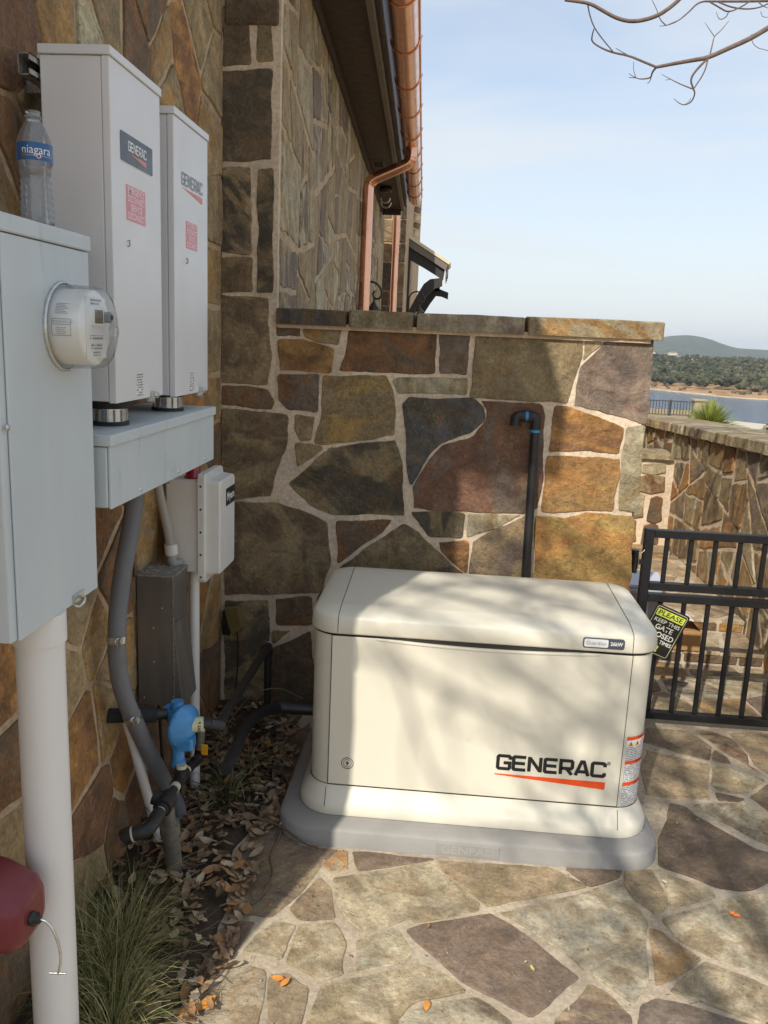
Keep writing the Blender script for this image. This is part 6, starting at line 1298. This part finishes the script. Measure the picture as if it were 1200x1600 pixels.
# ------------------------------------------------------------------ bare tree overhead (its twigs show at top right, its limbs shade the patio)
def build_tree():
    t = thing('bare_tree', 'leafless tree whose fine twigs hang into the top right of the sky', 'tree', (3.6, -2.0, 0))
    m = MB(); m.tube(smooth_path([(3.6,-2.0,-0.1),(3.55,-2.0,1.2),(3.3,-2.1,2.4),(3.0,-2.2,3.4)], 2), [0.17]*8+[0.15]*6, 14); m.build('trunk', M['bark'], t)
    rn = random.Random(77)
    def limb(pts, r0, r1, nm='limb'):
        p = smooth_path(pts, 2); n = len(p); m = MB(); m.tube(p, [r0+(r1-r0)*i/(n-1) for i in range(n)], 8, caps=False); return m, p
    # limbs reaching over the patio, up behind the camera
    ends = []
    def shade(x, y, h): q = -h/sdir.z; return Vector((x, y, 0))-sdir*q      # a point whose shadow falls at x, y
    A = (3.0,-2.2,3.4); B = (3.3,-2.1,2.6)
    plans = [(A, [shade(0.90,1.60,3.7), shade(0.83,1.97,3.9), shade(0.78,2.25,4.1), shade(0.70,2.55,4.4), shade(0.60,2.9,4.9)], 0.046, 0.024),
             (B, [shade(1.2,1.8,3.5), shade(1.06,2.28,3.7), shade(1.035,2.6,4.0), shade(1.05,3.0,4.4), shade(1.1,3.6,4.9)], 0.038, 0.018)]
    for q in range(7):
        y0 = 2.5+0.34*q; plans.append((A, [shade(1.35-0.06*q, y0, 5.6+0.25*q), shade(0.85-0.05*q, y0+0.35, 6.0+0.25*q), shade(0.40-0.06*q, y0+0.75, 6.3+0.25*q), shade(-0.05-0.08*q, y0+0.95, 6.6+0.25*q)], 0.030, 0.011))
    plans.append((B, [(4.2,-1.0,4.2),(4.6,0.6,5.2),(4.4,2.0,5.9)], 0.07, 0.03))
    for st, pts, r0, r1 in plans:
        mm, p = limb([st]+pts, r0, r1)
        for k in range(len(p)//3, len(p)):
            if rn.random() < 0.6:
                d = (p[min(k+1, len(p)-1)]-p[k-1]).normalized(); q = [p[k]]; v = (d+Vector((rn.uniform(-1,1), rn.uniform(-1,1), rn.uniform(-0.5,0.8)))).normalized(); L = rn.uniform(0.35, 1.1)
                for s in range(5): q.append(q[-1]+v*L/5); v = (v+Vector((rn.uniform(-.35,.35), rn.uniform(-.35,.35), rn.uniform(-.25,.35)))).normalized()
                mm.tube(q, [0.013*(1-i/7) for i in range(6)], 6, caps=False)
                for b in range(3):
                    w = [q[1+b]]; v2 = (v+Vector((rn.uniform(-1,1), rn.uniform(-1,1), rn.uniform(-.6,.6)))).normalized()
                    for s in range(4): w.append(w[-1]+v2*rn.uniform(0.08, 0.16)); v2 = (v2+Vector((rn.uniform(-.4,.4), rn.uniform(-.4,.4), rn.uniform(-.3,.3)))).normalized()
                    mm.tube(w, [0.008, 0.007, 0.005, 0.004, 0.002], 5, caps=False)
        mm.build('limb', M['bark'], t)
    # drooping twigs in view, about 4 m ahead: (x, z) with a wandering distance
    Y = 4.0
    def tw(pts, r0, r1):
        p = [Vector((x, 4.0, z-1.75))*(1+0.09*math.sin(2.1*x+3*z))+Vector((0, 0, 1.75)) for x, z in pts]; p = smooth_path(p, 2); n = len(p); m = MB(); m.tube(p, [r0+(r1-r0)*i/(n-1) for i in range(n)], 6, caps=False); m.build('twig', M['bark'], t)
    for P_, a_, b_ in (([(0.397,3.206),(0.451,3.201),(0.505,3.194),(0.562,3.166),(0.618,3.139),(0.673,3.126),(0.727,3.129),(0.793,3.149),(0.836,3.177),(0.877,3.212),(0.91,3.254)],0.006,0.009), ([(0.494,3.193),(0.506,3.151),(0.529,3.101),(0.573,3.052),(0.624,3.002)],0.003,0.0025), ([(0.53,3.094),(0.524,3.065),(0.526,3.042),(0.576,3.016),(0.624,3.001),(0.691,2.991),(0.751,2.969),(0.811,2.948)],0.0022,0.005), ([(0.63,3.02),(0.663,3.003),(0.691,2.991)],0.0012,0.002), ([(0.811,2.948),(0.898,2.966),(0.973,2.98),(1.025,2.989),(1.104,3.027),(1.19,3.066),(1.259,3.109),(1.342,3.163)],0.006,0.012), ([(0.811,2.948),(0.794,2.926),(0.793,2.904),(0.751,2.898),(0.727,2.903),(0.696,2.92)],0.0045,0.0012), ([(0.727,2.903),(0.696,2.904)],0.0015,0.001), ([(0.727,2.907),(0.715,2.932),(0.712,2.968)],0.0015,0.001), ([(0.793,2.904),(0.787,2.886),(0.779,2.882)],0.002,0.001), ([(1.025,2.988),(0.978,2.937),(0.959,2.9),(0.978,2.864),(0.987,2.846),(0.977,2.813),(0.948,2.797),(0.923,2.805),(0.898,2.823)],0.0055,0.001), ([(1.025,2.984),(1.017,2.93),(0.978,2.864)],0.003,0.0025), ([(0.974,2.864),(0.922,2.881),(0.874,2.902),(0.835,2.92)],0.003,0.0008), ([(0.874,2.9),(0.853,2.897)],0.0012,0.0008), ([(1.031,2.999),(1.037,3.045),(1.04,3.074),(1.065,3.095),(1.094,3.135)],0.003,0.001), ([(1.04,3.074),(1.019,3.098),(0.995,3.126)],0.002,0.0008), ([(0.971,2.828),(0.962,2.809),(0.95,2.805)],0.001,0.0007), ([(1.245,3.214),(1.134,3.21),(1.021,3.209),(0.961,3.208),(0.921,3.164),(0.879,3.128),(0.835,3.112),(0.805,3.11)],0.0055,0.001), ([(0.835,3.112),(0.806,3.134),(0.791,3.169),(0.764,3.211)],0.0025,0.001), ([(0.835,3.113),(0.893,3.139)],0.0015,0.001), ([(1.007,3.206),(1.046,3.187),(1.087,3.166),(1.137,3.188),(1.171,3.211)],0.003,0.003), ([(1.087,3.166),(1.081,3.148),(1.053,3.136),(1.037,3.169)],0.003,0.0008), ([(1.044,3.206),(1.099,3.186),(1.168,3.18),(1.219,3.189),(1.247,3.203)],0.003,0.003), ([(1.195,3.083),(1.199,3.055),(1.224,3.031),(1.263,3.024),(1.295,3.014)],0.002,0.001), ([(1.204,3.213),(1.222,3.196),(1.249,3.186)],0.003,0.001), ([(1.221,3.172),(1.231,3.151),(1.254,3.151)],0.0015,0.001)): tw(P_, a_, b_)
    p = smooth_path([(4.4,2.0,5.9),(3.4,3.0,4.9),(2.3,3.8,3.9),(1.7,4.1,3.45),(1.42,4.05,3.24)], 2); n = len(p); m = MB(); m.tube(p, [0.03-0.018*i/(n-1) for i in range(n)], 8, caps=False); m.build('limb', M['bark'], t)
    p = smooth_path([(2.3,3.8,3.9),(1.7,3.9,3.6),(1.3,4.0,3.4),(0.98,4.05,3.30)], 2); n = len(p); m = MB(); m.tube(p, [0.016-0.008*i/(n-1) for i in range(n)], 8, caps=False); m.build('limb', M['bark'], t)
build_tree()
